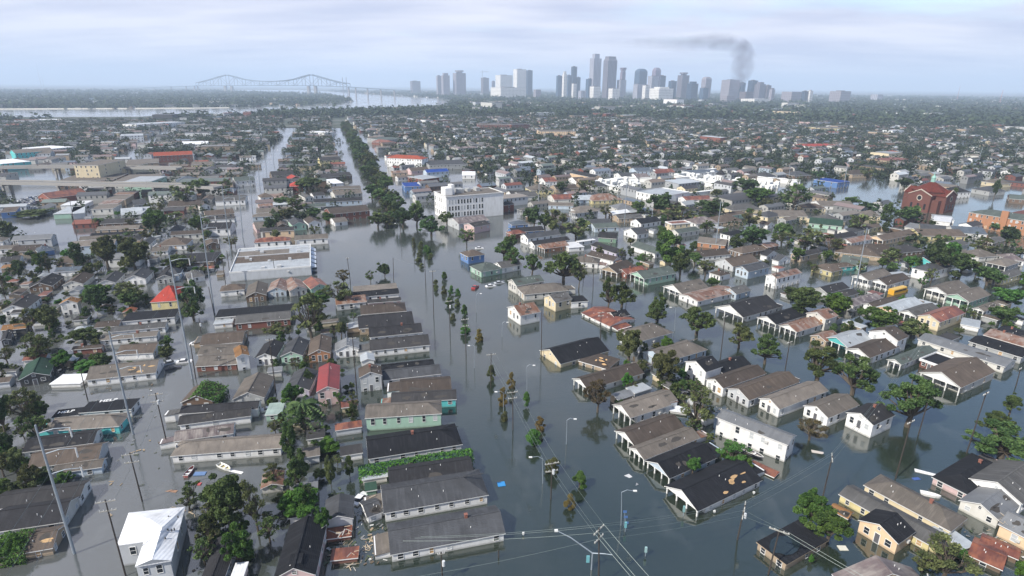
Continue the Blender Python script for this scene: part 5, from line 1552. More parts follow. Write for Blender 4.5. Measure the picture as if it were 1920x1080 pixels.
A2 = ((.4, 1.5), (2.2, 1.3))
WP = [('a', (1033, 936), (1035, 866), 'utility pole with grey transformer standing mid-avenue beside a cypress', A2, 73, 1), ('b', (1123, 1100), (1123, 990), 'utility pole with two crossarms where the wire bundles cross', A2, 40, 0), ('c', (1382, 1012), (1400, 947), 'utility pole at the crossing near the black-roofed porch house', A2, 25, 1),
      ('d', (1540, 942), (1561, 855), 'utility pole with crossarm before the grey long roof and leafy trees', ((.4, 1.6),), 25, 0), ('e', (1440, 1077), (1462, 992), 'utility pole beside the ruined flat black roof', ((.4, 1.6),), 120, 0), ('f', (1679, 897), (1709, 788), 'tall leaning pole by the far end of the brown long roof', ((.5, 1.4),), 59, 0),
      ('g', (1722, 815), (1745, 735), 'utility pole beside the drowned oak and big porch house', ((.5, 1.3),), 59, 0), ('h', (1812, 850), (1850, 735), 'utility pole by the drowned oak at the far right bank', ((.5, 1.3),), 59, 0), ('i', (1472, 695), (1481, 640), 'utility pole in the tree-lined side street by the rust-roofed porch house', ((.4, 1.2),), 59, 0),
      ('j', (1601, 740), (1610, 700), 'utility pole between two drowned oaks', ((.4, 1.2),), 59, 0), ('k', (1351, 670), (1360, 592), 'utility pole in open water before the white two-storey black-roofed house', ((.4, 1.2),), 59, 0), ('l', (1015, 670), (1016, 580), 'utility pole beside the white rust-roofed two-storey house in the water', (), 73, 0),
      ('m', (1126, 645), (1127, 585), 'utility pole by the black roof and red porch roof', ((.3, 1.1), (1.4, 1.0)), 73, 0), ('n', (164, 749), (150, 690), 'utility pole beside the long white floating trailer', (), 73, 0), ('o', (314, 835), (291, 737), 'utility pole in the left street beside the twin dark roofs', A2, 73, 1),
      ('p', (267, 940), (243, 849), 'utility pole with two crossarms in the left street near the floating boats', A2, 73, 0), ('q', (236, 1080), (197, 937), 'utility pole touching the white metal-roofed house', A2, 73, 0), ('r', (367, 710), (357, 645), 'utility pole next to the red brick end of the tan roofs', (), 73, 0), ('s', (377, 625), (373, 597), 'short utility pole at the kerb of the left street', (), 73, 1),
      ('t', (402, 590), (391, 538), 'utility pole by the white flat corner roof on the left street', (), 73, 0), ('u', (830, 1090), (827, 1035), 'utility pole close to the long house with the slate roof at the corner', ((.4, .6),), 73, 1), ('v', (935, 1045), (935, 1032), 'short pole stub at the corner of the long slate-roofed house', (), 73, 0),
      ('w', (844, 625), (842, 563), 'utility pole with transformer among median cypresses', ((.4, 1.0),), 73, 1), ('x', (813, 590), (811, 507), 'utility pole beside the upper group of cypresses', ((.4, 1.1),), 73, 0), ('y', (874, 665), (872, 597), 'utility pole wrapped by a cypress in the median', ((.4, 1.1), (2.6, 1.0)), 73, 0), ('z', (920, 727), (921, 662), 'utility pole above the olive cypress in the median', ((.5, 1.3),), 73, 0),
      ('aa', (777, 478), (775, 445), 'utility pole at the top of the open water', (), 73, 0), ('ab', (798, 532), (796, 478), 'utility pole left of the paired cypresses', (), 73, 0), ('ac', (752, 452), (750, 416), 'thin pole near the last median oaks', (), 73, 0), ('ad', (657, 527), (651, 483), 'utility pole behind the bare sprawling tree', ((.3, .6),), 73, 0),
      ('ae', (517, 520), (512, 487), 'utility pole against the near wall of the flat-roofed warehouse', ((.3, .8),), 73, 0), ('af', (178, 432), (171, 404), 'utility pole at the far side of the flooded lot', ((.3, .9),), 73, 0), ('ag', (145, 450), (131, 376), 'double-height pole in the middle of the flooded lot', ((.3, .9), (8, .8)), 73, 0), ('ah', (430, 507), (425, 470), 'utility pole beside the warehouse in the left street', ((.3, .9),), 73, 0),
      ('ai', (423, 533), (416, 482), 'utility pole before the warehouse corner', ((.3, .9),), 73, 0), ('aj', (443, 470), (438, 440), 'utility pole far along the warehouse side', ((.3, .9),), 73, 0), ('ak', (517, 735), (505, 635), 'utility pole before the white porch gable', ((.4, .9),), 73, 0), ('al', (668, 722), (661, 632), 'utility pole before the white gabled house with pale roof', ((.4, .9),), 73, 0),
      ('am', (962, 806), (961, 733), 'utility pole in the median nearest the amber cypress', ((.4, 1.3), (2.0, 1.1)), 73, 0), ('an', (1112, 545), (1113, 500), 'utility pole among oaks of the side street', (), 59, 0), ('ao', (1176, 555), (1177, 512), 'utility pole by the porch house with grey-green roof', (), 59, 0), ('ap', (1683, 502), (1686, 475), 'utility pole by the tan roofs near the round trees', (), 59, 0),
      ('aq', (1452, 548), (1455, 505), 'utility pole beside the white rust-roofed two-storey house inland', (), 59, 0), ('ar', (1095, 515), (1095, 480), 'thin pole at the oak street corner', (), 59, 0), ('as', (738, 525), (737, 483), 'utility pole beside the dark round bush in the water', (), 73, 0), ('at', (1905, 725), (1912, 690), 'short pole in the water at the far right', ((.3, .6),), 59, 0)]
for k, b, t, lab, ar, az, tf in WP: pole(k, b, t, lab, 'wood', ar, az, None, bool(tf))
for i, (b, t, s, ln, lab) in enumerate([((1018, 906), (1017, 860), -1, 2.2, 'street lamp with arm reaching left beside the mid-avenue pole'), ((1165, 985), (1154, 923), 1, 2.2, 'leaning street lamp above the row of small blue signs'), ((988, 736), (988, 687), 1, 1.6, 'street lamp in the avenue facing the cream-gabled black roof'), ((1062, 833), (1063, 788), 1, 1.6, 'street lamp near the tan porch house with red steps'),
        ((944, 778), (944, 737), -1, 1.6, 'street lamp beside the amber cypress in the median'), ((941, 632), (942, 606), 1, 1.4, 'street lamp standing before the white house in the water'), ((893, 586), (893, 552), 1, 1.4, 'thin street lamp in the upper avenue'), ((889, 690), (890, 650), -1, 1.4, 'street lamp left of the median pole wires'), ((1265, 620), (1267, 578), -1, 1.5, 'street lamp before the tall drowned oak'),
        ((1383, 605), (1384, 590), -1, 1.5, 'street lamp by the black porch house'), ((747, 448), (748, 420), -1, 1.5, 'street lamp near the last oak of the median')]):
    pole(f'L{i}', b, t, lab, 'lamp', (), 0, (s, ln), cat='street lamp', name='street_lamp')
# signal mast with two long arms at the crossing
g = ground(1109, 1068); e = empty('signal_mast', g); H_ = 3.6; m_ = MB(); m_.tube([(0, 0, -1), (0, 0, H_)], [.16, .13], 6); m_.build('shaft', STEEL, e)
for q in ((-6.2, 2.5, 6.2), (3.2, -1, 4.2)): m_ = MB(); m_.tube([(0, 0, H_), (q[0] * .6, q[1] * .6, H_ + (q[2] - H_) * .75), q], [.11, .09, .06], 5); m_.build('mast_arm', STEEL, e)
m_ = MB(); m_.box((-1.0, -.1, 1.6), (-.45, .1, 3.0)); m_.build('signal_box', plain('teal_sign', (.15, .38, .42), .5), e); m_ = MB(); m_.box((-6.5, 2.3, 6.0), (-5.9, 2.7, 6.3)); m_.build('lamp_head', TRIM, e)
tag(e, 'grey signal mast with a long curved arm over the flooded crossing', 'traffic signal')
for x, y, yt, c, lab in ((1172, 997, 979, (.15, .38, .42), 'teal traffic signal under the leaning street lamp'), (1281, 968, 949, (.20, .36, .36), 'traffic signal in front of the black porch roof'), (1210, 1043, 1026, (.30, .45, .45), 'low signal head rising from the open water'), (981, 1004, 998, (.6, .6, .58), 'white marker post alone in the avenue water'), (1413, 927, 922, (.65, .65, .62), 'white post beside the black-roofed house'), (1339, 962, 957, (.65, .65, .62), 'white bollard before the black-roofed house')):
    g = ground(x, y); e = empty('signal_post', g); h_ = max(.5, height_at(g, yt)); m_ = MB(); m_.tube([(0, 0, -.5), (0, 0, h_ * .6)], .08, 5); m_.build('shaft', STEEL, e)
    m_ = MB(); m_.box((-.2, -.16, h_ * .45), (.2, .16, h_)); m_.build('signal_head', plain('sig_%d' % x, c, .5), e); tag(e, lab, 'traffic signal')
m_ = MB()
BLUE = plain('sign_blue', (.06, .14, .34), .5)
for i, (x, y) in enumerate(((1166, 964), (1168, 974), (1170, 985))):
    g = ground(1165, 986); e = empty('street_sign', g + Vector((.5 + i * .25, .1, 0))); z_ = height_at(g, y - 6); m_ = MB(); m_.tube([(0, 0, -.5), (0, 0, z_)], .04, 4); m_.build('post', STEEL, e); m_ = MB(); m_.box((-.35, -.03, z_ - .5), (.35, .03, z_)); m_.build('sign_plate', BLUE, e)
    tag(e, ('highest', 'middle', 'lowest')[i] + ' of three small blue signs by the leaning street lamp', 'sign')
# wires
def wire(name, pts, sag, label, rad=.028, group='power lines'):
    P = []
    for a, b in zip(pts[:-1], pts[1:]):
        L = (b - a).length
        for i in range(11 if b is pts[-1] else 10):
            t = i / 10; p = a.lerp(b, t); p.z -= sag * L * 4 * t * (1 - t) / 40; P.append(p)
    m_ = MB(); m_.tube([p - P[0] for p in P], rad, 4); o = m_.build(name, WIRE, None, P[0]); tag(o, label, 'power line', group)
sides = ('left outer', 'left inner', 'right inner', 'right outer')
off = ground(1250, 1230) + Vector((0, 0, 8.5))
for j in (0, 1, 3):
    pt = [POLES[k][1][j] for k in ('z', 'am', 'a', 'b')]; pt.append(off + (POLES['b'][1][j] - POLES['b'][2])); wire('power_line', pt, .5, f'{sides[j]} power line strung down the avenue median from pole to pole')
for j in (0, 2, 3):
    a = POLES['b'][1][j]; l = ground(760, 1085) + Vector((j, 0, 8 + j * .3)); pt = [l, a, POLES['c'][1][j], POLES['d'][1][j], POLES['d'][1][j] + Vector((60, 62, 0))]
    wire('power_line', pt, .6, f'{sides[j]} power line crossing the avenue at the flooded intersection')
for j in (1, 3):
    pt = [POLES['c'][1][4 + j], POLES['e'][1][j], POLES['e'][1][j] + Vector((26, -32, 1))]; wire('power_line', pt, .5, f'{sides[j]} power line running over the ruined flat black roof')
l = ground(700, 1150) + Vector((0, 0, 6)); wire('power_line', [l, POLES['b'][1][5], POLES['c'][1][5]], .6, 'lower crossarm power line crossing the avenue at the intersection')
for j, nm in enumerate(('top', 'middle', 'lowest')):
    T0 = POLES['T0'][1][j] + (POLES['T0'][0] - POLES['T1'][0]) * .9; wire('power_line', [T0] + [POLES[f'T{i}'][1][j] for i in range(7)], .35, f'{nm} power line on the bracket arms of the steel pole row', .025)
wire('power_line', [POLES['as'][2], POLES['x'][2], POLES['x'][2] + Vector((38, 6, -1))], .3, 'single wire spanning the open water beside the dark round bush', .02)
for j in (0, 3): wire('power_line', [POLES[k][1][j] for k in ('q', 'p', 'o')], .5, f'{sides[j]} wire on the wooden poles down the left street', .02)
# ------------------------------------------------------------------ boats, cars, floating things
def box_obj(name, pos, size, m, rz, label, cat, group=None, z=-.05):
    m_ = MB(); m_.box((-size[0] / 2, -size[1] / 2, -size[2] * .5), (size[0] / 2, size[1] / 2, size[2] * .5)); o = m_.build(name, m, None, (pos.x, pos.y, z)); o.rotation_euler = (r_.uniform(-.04, .04), r_.uniform(-.04, .04), rz); tag(o, label, cat, group); return o
def boat(pos, rz, hull, inner, L, label):
    e = empty('boat', pos, rz); m_ = MB(); W_ = L * .32
    st_ = [(-L / 2, W_ * .45), (-L * .2, W_ * .5), (L * .2, W_ * .45), (L * .42, W_ * .2), (L / 2, .03)]
    top_ = [(x, -y_) for x, y_ in st_] + [(x, y_) for x, y_ in reversed(st_)]; n = len(top_)
    for i in range(n):
        a, b = top_[i], top_[(i + 1) % n]; m_.face([(a[0] * .93, a[1] * .75, -.2), (b[0] * .93, b[1] * .75, -.2), (b[0], b[1], .55), (a[0], a[1], .55)])
    m_.build('hull', hull, e); m_ = MB(); m_.face([(x * .95, y_ * .88, .12) for x, y_ in top_]); m_.build('deck', inner, e)
    for x in (-L * .25, L * .08): m_ = MB(); m_.box((x - .18, -W_ * .42, .3), (x + .18, W_ * .42, .4)); m_.build('seat', TRIM, e)
    m_ = MB(); m_.tube([(x, y_, .57) for x, y_ in top_ + top_[:1]], .05, 4); m_.build('gunwale', TRIM, e); tag(e, label, 'boat', 'boats in the flooded yard'); return e
GR = ground
boat(GR(356, 886), 1.6, plain('boat_red', (.30, .06, .05), .4), plain('boat_inner', (.4, .36, .33)), 3.7, 'red-hulled boat with pale deck beside the long white house')
boat(GR(421, 878), -.5, TRIM, plain('boat_yellow', (.5, .42, .2)), 4.0, 'white boat with yellowish inside, tilted beside a white plank')
boat(GR(1744, 930), -.4, TRIM, plain('boat_white', (.6, .6, .6)), 3.6, 'white dinghy between the brown long roof and black hip roof')
boat(GR(1411, 852), -.8, plain('boat_dark', (.07, .07, .08)), plain('boat_inner', (.4, .36, .33)), 5, 'dark boat loaded with clutter below the broad green tree')
for x, y, s, c, rz, lab, nm in ((375, 889, (2.4, 1.2, .5), (.12, .2, .36), .1, 'blue upturned tub beside the red-hulled boat', 'tub'), (440, 884, (4.2, .7, .2), (.7, .7, .68), -.3, 'white plank floating off the white boat', 'plank'), (317, 920, (3.6, .7, .12), (.30, .17, .10), -.15, 'rusty brown board afloat below the boats', 'board'),
        (940, 908, (1.6, 1.5, .3), (.03, .22, .5), .2, 'bright blue lid adrift at the edge of the avenue', 'lid'), (1175, 894, (2.2, 1.2, .1), (.5, .5, .5), .5, 'pale board floating in the avenue before the porch roofs', 'board'), (1188, 908, (1.8, 1.1, .06), (.25, .25, .26), .5, 'dull grey board sinking behind the pale one', 'board'),
        (1741, 888, (5.2, 1.0, .3), (.75, .75, .75), -.45, 'long white board afloat before the black hip roof', 'board'), (1580, 1028, (1.6, 1.2, .3), (.6, .58, .5), 0, 'pale float by the ruined flat roof', 'float'), (1533, 848, (2.6, 1.0, .2), (.5, .45, .4), -.3, 'pale wreckage floating by the two-storey white house', 'wreckage'),
        (1718, 898, (1.6, .8, .3), (.05, .10, .3), .2, 'small dark blue float near the long white board', 'float'), (1900, 900, (1.2, .8, .3), (.4, .4, .4), 0, 'small grey float near the gabled grey roof', 'float'), (374, 908, (.7, .7, .5), (.5, .10, .10), 0, 'little red buoy-like ball below the boats', 'ball')):
    box_obj(nm, GR(x, y), s, plain('float_%d_%d' % (x, y), c, .6), rz, lab, 'floating object')
e = empty('frame', GR(397, 905)); m_ = MB(); tri = [(-1.1, -.5, .1), (1.0, -.6, .1), (.2, .9, .5)]
for a, b in ((0, 1), (1, 2), (2, 0)): m_ = MB(); m_.tube([tri[a], tri[b]], .05, 4); m_.build('tube', plain('frame_dark', (.08, .08, .09)), e)
tag(e, 'dark triangular tube frame sticking out of the water', 'frame')
def car(pos, rz, c, label, grp, sink=.55, nm='car'):
    e = empty(nm, (pos.x, pos.y, -sink), rz); bm2 = plain('car_%s' % c, {'white': (.7, .7, .7), 'silver': (.42, .44, .46), 'dark': (.04, .04, .05), 'blue': (.06, .12, .28), 'red': (.32, .04, .04), 'gold': (.35, .29, .17)}[c], .3)
    m_ = MB(); pr_ = [(-2.2, .25), (-2.2, .85), (-1.5, .95), (1.0, .92), (2.1, .72), (2.2, .3)]; m_.prism([(x, -.85, z) for x, z in reversed(pr_)], (0, 1.7, 0)); m_.build('body', bm2, e)
    m_ = MB(); m_.v = [(-1.5, -.8, .93), (1.0, -.8, .91), (1.0, .8, .91), (-1.5, .8, .93), (-1.0, -.66, 1.42), (.3, -.66, 1.42), (.3, .66, 1.42), (-1.0, .66, 1.42)]; m_.f = [(4, 5, 6, 7), (0, 1, 5, 4), (1, 2, 6, 5), (2, 3, 7, 6), (3, 0, 4, 7)]; m_.m = [1, 0, 0, 0, 0]; m_.build('cabin', [GLASS, bm2], e)
    tag(e, label, 'car', grp); return e
for x, y, rz, c, lab in ((370, 645, .1, 'white', 'white car roof-deep beside the tan roofs on the left street'), (320, 681, .6, 'silver', 'silver car sunk in the left street by the white tan-roofed house'), (325, 691, .5, 'dark', 'dark car sunk beside the silver one in the left street'), (346, 679, .3, 'white', 'white car sunk near the steel pole in the left street'), (676, 936, 1.2, 'white', 'white car wedged between cottage and long white house'),
        (920, 537, .4, 'white', 'white car on the bank beside the grey-green roofed house'), (936, 531, .4, 'silver', 'silver car next to the white one on the bank'), (899, 466, .2, 'white', 'white car in the water near the blue-walled house'), (1283, 372, .5, 'dark', 'dark car by the cemetery mausoleum'), (1290, 376, .5, 'white', 'white car by the cemetery mausoleum'), (507, 768, .4, 'white', 'white car beside the mint flat roof'),
        (797, 373, .3, 'white', 'white van-like car left of the four-storey block'), (1835, 605, .2, 'dark', 'dark car under the pale metal sheet roof')):
    car(GR(x, y), rz, c, lab, 'flooded cars', .75 if lab.startswith('drowned') else .45)
car(GR(891, 540), 1.2, 'red', 'small red and white truck in the avenue by the bank', 'flooded cars', .2)
def bus(pos, rz):
    e = empty('school_bus', (pos.x, pos.y, -.8), rz); Y = plain('bus_yellow', (.62, .33, .03), .4); m_ = MB(); m_.box((-5, -1.2, .5), (4, 1.2, 3.0)); m_.box((4, -1.0, .5), (5.6, 1.0, 1.7)); m_.build('body', Y, e)
    m_ = MB(); m_.prism([(-5, -1.2, 3.0), (-5, 1.2, 3.0), (-5, .8, 3.3), (-5, -.8, 3.3)], (9, 0, 0)); m_.build('roof', plain('bus_roof', (.55, .36, .09), .5), e); wm_ = MB(); wm_.box((-.35, -.03, -.35), (.35, .03, .35)); w2 = wm_.mesh('window', GLASS)
    for i in range(9):
        for s in (-1.22, 1.22): link('window', w2, e, (-4.5 + i * .95, s, 2.3))
    tag(e, 'yellow school bus stranded beside the white porch houses', 'bus')
bus(GR(1683, 549), .5)
# scrapyard cars under the highway
for i in range(46):
    t = i / 46; x = 30 + t * 70 + r_.uniform(-9, 9); y = 383 - t * 16 + r_.uniform(-5, 6)
    if i > 34: x, y = r_.uniform(42, 92), r_.uniform(380, 392)
    car(GR(x, y), r_.uniform(0, 6.28), r_.choice(['white', 'silver', 'dark', 'blue', 'white']), 'wrecked car packed in the scrapyard under the highway', 'scrapyard cars', .1)
# splintered timber round the collapsed sheds and torn houses
pm_ = [(lambda m: (m.box((-.75, -.05, -.03), (.75, .05, .03)), m.mesh('plank', plain('timber_pale' if i else 'timber_grey', ((.46, .37, .26), (.36, .34, .31))[i - 1], .85)))[1])(MB()) for i in (0, 1)]
DEB = [(640, 1015, 26, 14, 22, 'splintered plank by the collapsed red sheds'), (695, 1030, 34, 22, 34, 'floating splintered plank off the torn end of the slate-roofed long house'), (655, 1060, 26, 10, 12, 'splintered stud before the nearest collapsed red shed'), (708, 940, 10, 12, 10, 'torn white rafter on the wing of the long white house'), (1870, 1010, 30, 24, 26, 'wreckage board among debris by the peach wall'),
       (350, 960, 30, 14, 14, 'driftwood board behind the white metal-roofed house'), (1180, 760, 16, 10, 12, 'broken board in the gap behind the tan porch house'), (1355, 770, 20, 8, 10, 'pale board by the white two-storey house'), (690, 640, 14, 16, 10, 'broken board among the wrecked rear walls by the long dark roofs')]
for x, y, dx, dy, n, lab in DEB:
    for i in range(n):
        p = GR(x + r_.gauss(0, dx * .5), y + r_.gauss(0, dy * .5)); H = inside_house(p, 0)
        o = link('plank', pm_[i % 2], None, (p.x, p.y, .03 + r_.uniform(0, .1))); o.rotation_euler = (r_.uniform(-.1, .1), r_.uniform(-.12, .12), r_.uniform(0, 3.14)); s = r_.uniform(.35, 1.0); o.scale = (s, s * r_.uniform(.8, 2), 1)
        if H: o.location.z = H['h'] + .5
        tag(o, lab, 'plank', lab.replace('plank', 'planks'))
# painted call for help on the black roofs
WHT = plain('white_paint', (.75, .75, .73), .7)
def roof_text(txt, tile, x, y, h, size, rz, parent_short):
    p = ground(*px(tile, x, y), h + .03); c = bpy.data.curves.new('painted_word', 'FONT'); c.body = txt; c.size = size; c.align_x = 'CENTER'; c.offset = .03; c.materials.append(WHT)
    tmp = bpy.data.objects.new('tmp', c); dg_ = bpy.context.evaluated_depsgraph_get(); me = bpy.data.meshes.new_from_object(tmp); bpy.data.objects.remove(tmp); me.materials.clear(); me.materials.append(WHT)
    o = link('painted_word', me); best = min(HOUSES, key=lambda H: (H['c'] - Vector((p.x, p.y, 0))).length); b = best['o']; o.parent = b
    o.matrix_parent_inverse = (Matrix.Translation(b.location) @ b.rotation_euler.to_matrix().to_4x4()).inverted(); o.location = p; o.rotation_euler = (0, 0, rz)
rz0 = math.atan2(math.cos(R(73)), math.sin(R(73)))
roof_text('HELP', 'A', 808, 850, 2.34, 1.8, rz0, ''); roof_text('HELP', 'A', 490, 935, 2.16, 1.6, rz0, '')
# far radio masts
for x, yt, yb, c, lab in ((79, 118, 168, (.4, .4, .42), 'thin hazy radio mast far over the west bank'), (84, 143, 168, (.4, .4, .42), 'shorter hazy radio mast beside the tall one'), (1794, 160, 188, (.45, .18, .15), 'thin red and white radio mast on the eastern horizon'), (1874, 168, 195, (.45, .18, .15), 'red lattice mast near the eastern horizon')):
    g = GR(x, yb); z = height_at(g, yt); e = empty('radio_mast', g); m_ = MB(); m_.tube([(0, 0, -2), (0, 0, z)], [1.8 if x > 1000 else 2.4, .6], 4); m_.build('shaft', plain('mast_%d' % x, c), e); tag(e, lab, 'radio mast')
for x, yb, yt in ((644, 168, 145), (651, 168, 145)):
    g = GR(x, 173); z = height_at(g, yt); e = empty('chimney_stack', g); m_ = MB(); m_.tube([(0, 0, -2), (0, 0, z)], [5, 3.5], 6); m_.build('shaft', TC['brown'], e); tag(e, ('first' if x < 650 else 'second') + ' of two slim stacks at the east end of the bridge', 'chimney stack')
# rainwater lying on the ruined flat roof
fr = frame_from('f', px('H', 130, 992), px('H', 470, 818), px('H', 160, 690), 1.8, 0, snap=7)
m_ = MB(); m_.face([(fr[3] * (.30 + .26 * math.cos(i * .449) * (1 + .18 * math.sin(i * 2.1))), fr[4] * (.5 + .34 * math.sin(i * .449)), 1.812) for i in range(14)])
best = min((H for H in HOUSES), key=lambda H: (H['a'] - fr[0]).length); m_.build('puddle', plain('puddle_water', (.02, .03, .035), .06), best['o'])

# ------------------------------------------------------------------ the city going on into the distance
XL = [-400, 0, 150, 300, 440, 520, 600, 640, 700, 760, 860, 960, 1100, 1250, 1400, 1500, 1650, 1800, 1920, 2400]
YL = [300, 300, 300, 295, 300, 300, 300, 300, 235, 300, 325, 335, 328, 318, 316, 330, 342, 330, 338, 338]
YT = [(-400, 224), (0, 223), (260, 222), (330, 217), (480, 215), (540, 209), (640, 206), (800, 201), (840, 198), (900, 192), (1000, 190), (2400, 200)]
WAT = [[(985, 470), (1100, 490), (1200, 545), (1290, 560), (1440, 640), (1700, 720), (1800, 860), (1500, 800), (1250, 640), (1090, 590), (985, 540)], [(1555, 340), (1640, 345), (1690, 350), (1690, 385), (1555, 368)], [(1775, 345), (1930, 350), (1930, 405), (1775, 410)],
       [(5, 395), (150, 400), (180, 470), (110, 480), (60, 455), (5, 440)], [(0, 318), (140, 318), (125, 370), (0, 385)], [(590, 430), (760, 430), (900, 470), (960, 560), (600, 560)]]
COR = [([(765, 440), (700, 330), (655, 255), (632, 218)], 19), ([(440, 450), (475, 360), (500, 310), (522, 265), (540, 235), (552, 215)], 7), ([(300, 330), (240, 290), (350, 225)], 8), ([(1010, 470), (930, 400), (850, 330), (780, 270)], 5), ([(1900, 450), (1600, 330), (1300, 260)], 5)]
CORG = [([ground(*p) for p in P], w_) for P, w_ in COR]
def corridor(p):
    for P, w_ in CORG:
        for a, b in zip(P[:-1], P[1:]):
            d = b - a; t = max(0, min(1, (p - a).dot(d) / d.length_squared))
            if (p - a - d * t).length < w_ + 5: return True
    return False
RIVG = [(ground(x, y).x, ground(x, y).y) for x, y in RIVER]
GRIDH = {}
for H in HOUSES:
    GRIDH.setdefault((int(H['c'].x // 40), int(H['c'].y // 40)), []).append(H)
def clear(p, rad):
    i, j = int(p.x // 40), int(p.y // 40)
    for a in (-1, 0, 1):
        for b in (-1, 0, 1):
            for H in GRIDH.get((i + a, j + b), ()):
                d = p - H.get('a', H['c'])
                if 'L' not in H:
                    if d.length < H['r'] + rad: return False
                    continue
                x, y = d.dot(H['u']), d.dot(H['v'])
                if math.hypot(max(-x, 0, x - H['L']), max(-y, 0, y - H['w'])) < rad: return False
    return True
rg = random.Random(21)
WK = ['white'] * 7 + ['offwhite'] * 4 + ['cream', 'palegrey', 'yellow', 'paleblue', 'pink', 'mint', 'brick', 'tan', 'teal', 'peach', 'brown', 'grey']
RK = ['grey', 'slate', 'charcoal', 'dark', 'tan', 'sand', 'umber', 'brown', 'palegrey', 'grey', 'tan', 'silver', 'rust', 'redbrown', 'black', 'greygreen', 'white']
WK2 = ['white'] * 3 + ['offwhite'] * 4 + ['palegrey'] * 3 + ['grey'] * 3 + ['tan'] * 2 + ['cream', 'tan', 'grey', 'paleblue', 'pink', 'brick', 'brown']
RK2 = ['grey', 'slate', 'charcoal', 'dark', 'tan', 'umber', 'brown', 'mauve', 'grey', 'tan', 'slate', 'dark', 'bluegrey', 'palegrey', 'redbrown', 'greygreen', 'silver', 'mauve']
cand = []
def lattice(az, dmin, dmax, side):
    u = Vector((math.sin(R(az)), math.cos(R(az)), 0)); v = Vector((math.cos(R(az)), -math.sin(R(az)), 0))   # u up the street, v across
    n = int(dmax / 9.5)
    for i in range(-40, n):
        for j in range(-120, 160):
            row = j % 4
            off = (j // 4) * 84 + (0, 20, 42, 62)[row]
            p = u * (i * 9.3 + rg.uniform(-1, 1)) + v * (off + rg.uniform(-2.5, 2.5))
            if p.y < 150: continue
            d = math.hypot(p.x, p.y)
            if d < dmin or d > dmax or (i % 11 == 0): continue
            x, y, z = proj(p)
            if x < -60 or x > 1980: continue
            if side == 'L' and x > float(np.interp(y, [200, 300, 430], [628, 690, 760])): continue
            if side == 'R' and x < float(np.interp(y, [200, 300, 430], [628, 690, 760])): continue
            cand.append((d, p, az, x, y))
lattice(-17, 350, 1750, 'L'); lattice(-31, 280, 1750, 'R')
n1 = len(cand); lattice(-17, 250, 700, 'L'); FILLONLY = set(id(q[1]) for q in cand[n1:])
for q in cand[n1:]: q[1].x += 7.0; q[1].y += 9.5
cand = cand[:n1] + [(q[0], q[1], q[2], *proj(q[1])[:2]) for q in cand[n1:]]
cand.sort(key=lambda q: q[0])
auto_h, auto_t = [], []
placed_fill = 0
for d, p, az, x, y in cand:
    yl = float(np.interp(x, XL, YL)); yt = float(np.interp(x, [a for a, _ in YT], [b for _, b in YT]))
    if y < yt + (6 if x < 845 else 0) or any(in_poly(x, y, P) for P in WAT) or any(in_poly(x, y, P) for P in CEM) or corridor(p): continue
    fill = y > yl
    if id(p) in FILLONLY and not (fill or y > 240): continue
    if id(p) in FILLONLY: fill = True
    if fill and y > 520: continue
    if fill and x < 940 and (y > 500 or (600 < x and y > 425)): continue
    r1 = rg.random()
    if fill:
        if clear(p, 3.5):
            if r1 < .42: auto_t.append((d, p, rg.uniform(6, 11))); continue
        if clear(p, 6.5) and r1 < .95: auto_h.append((d, p, az, x, y)); placed_fill += 1; GRIDH.setdefault((int(p.x // 40), int(p.y // 40)), []).append(dict(c=p, r=5))
        continue
    if not clear(p, 6): continue
    if r1 < .54: auto_h.append((d, p, az, x, y))
    if r1 > .06:
        q = p + Vector((rg.uniform(-6, 6), rg.uniform(-6, 6), 0)); auto_t.append((d, q, rg.uniform(6, 12.5)))
        if r1 > .22: auto_t.append((d, q + Vector((rg.uniform(-8, 8), rg.uniform(-7, 7), 0)), rg.uniform(6, 11)))
        if r1 > .45: auto_t.append((d, q + Vector((rg.uniform(-9, 9), rg.uniform(-9, 9), 0)), rg.uniform(7, 13)))
NH = 36
LMK = [H for H in HOUSES if H.get('short') and H.get('px') and ' ' in H['short']]
LM2 = [(HOUSES_['c'], HOUSES_['short']) for HOUSES_ in HOUSES if HOUSES_['short'] and (HOUSES_['short'] in ('red brick church',) or HOUSES_['r'] > 0 and HOUSES_['short'].split()[0] in ('tall', 'long', 'white', 'flat', 'wide', 'silver-roofed', 'bright', 'red-roofed', 'orange-roofed', 'slim', 'broad', 'large', 'lower'))]
cnt_lab = {}
def lm_words(p, n=8):
    s = min(LM2, key=lambda q: (q[0] - p).length)[1].split()
    s = s[:n]
    while s and s[-1] in ('the', 'of', 'by', 'in', 'with', 'and', 'before', 'beside', 'behind', 'over', 'a', 'from', 'to', 'between', 'up', 'among', 'at', 'on', 'under', 'near'): s = s[:-1]
    return ' '.join(s)
def uniq(stem_fmt):
    k = stem_fmt; i = cnt_lab.get(k, 0); cnt_lab[k] = i + 1
    return k.replace('{o}', ordw(i))
for n_, (d, p, az, x, y) in enumerate(auto_h[:NH]):
    wk, rk = rg.choice(WK), rg.choice(RK); L = rg.uniform(13, 19); wd = rg.uniform(6, 8.5); a0 = R(az + 90); u = Vector((math.sin(a0), math.cos(a0), 0))
    if u.x < 0: u = -u
    v = Vector((-u.y, u.x, 0)); a = p - u * L / 2 - v * wd / 2; h = rg.choice((2.8, 3, 3.2, 4.4))
    build_house((a, u, v, L, wd), rg.choice(('g', 'g', 'h')), h, .42, wk, rk, ('p0',) if rg.random() < .4 else (), 1, rg, uniq(f"{WALLW.get(wk, wk)} house with {ROOFW.get(rk, rk)} roof, {{o}} of its colours from the {lm_words(p, 5)}"), 'house', 'flooded houses')
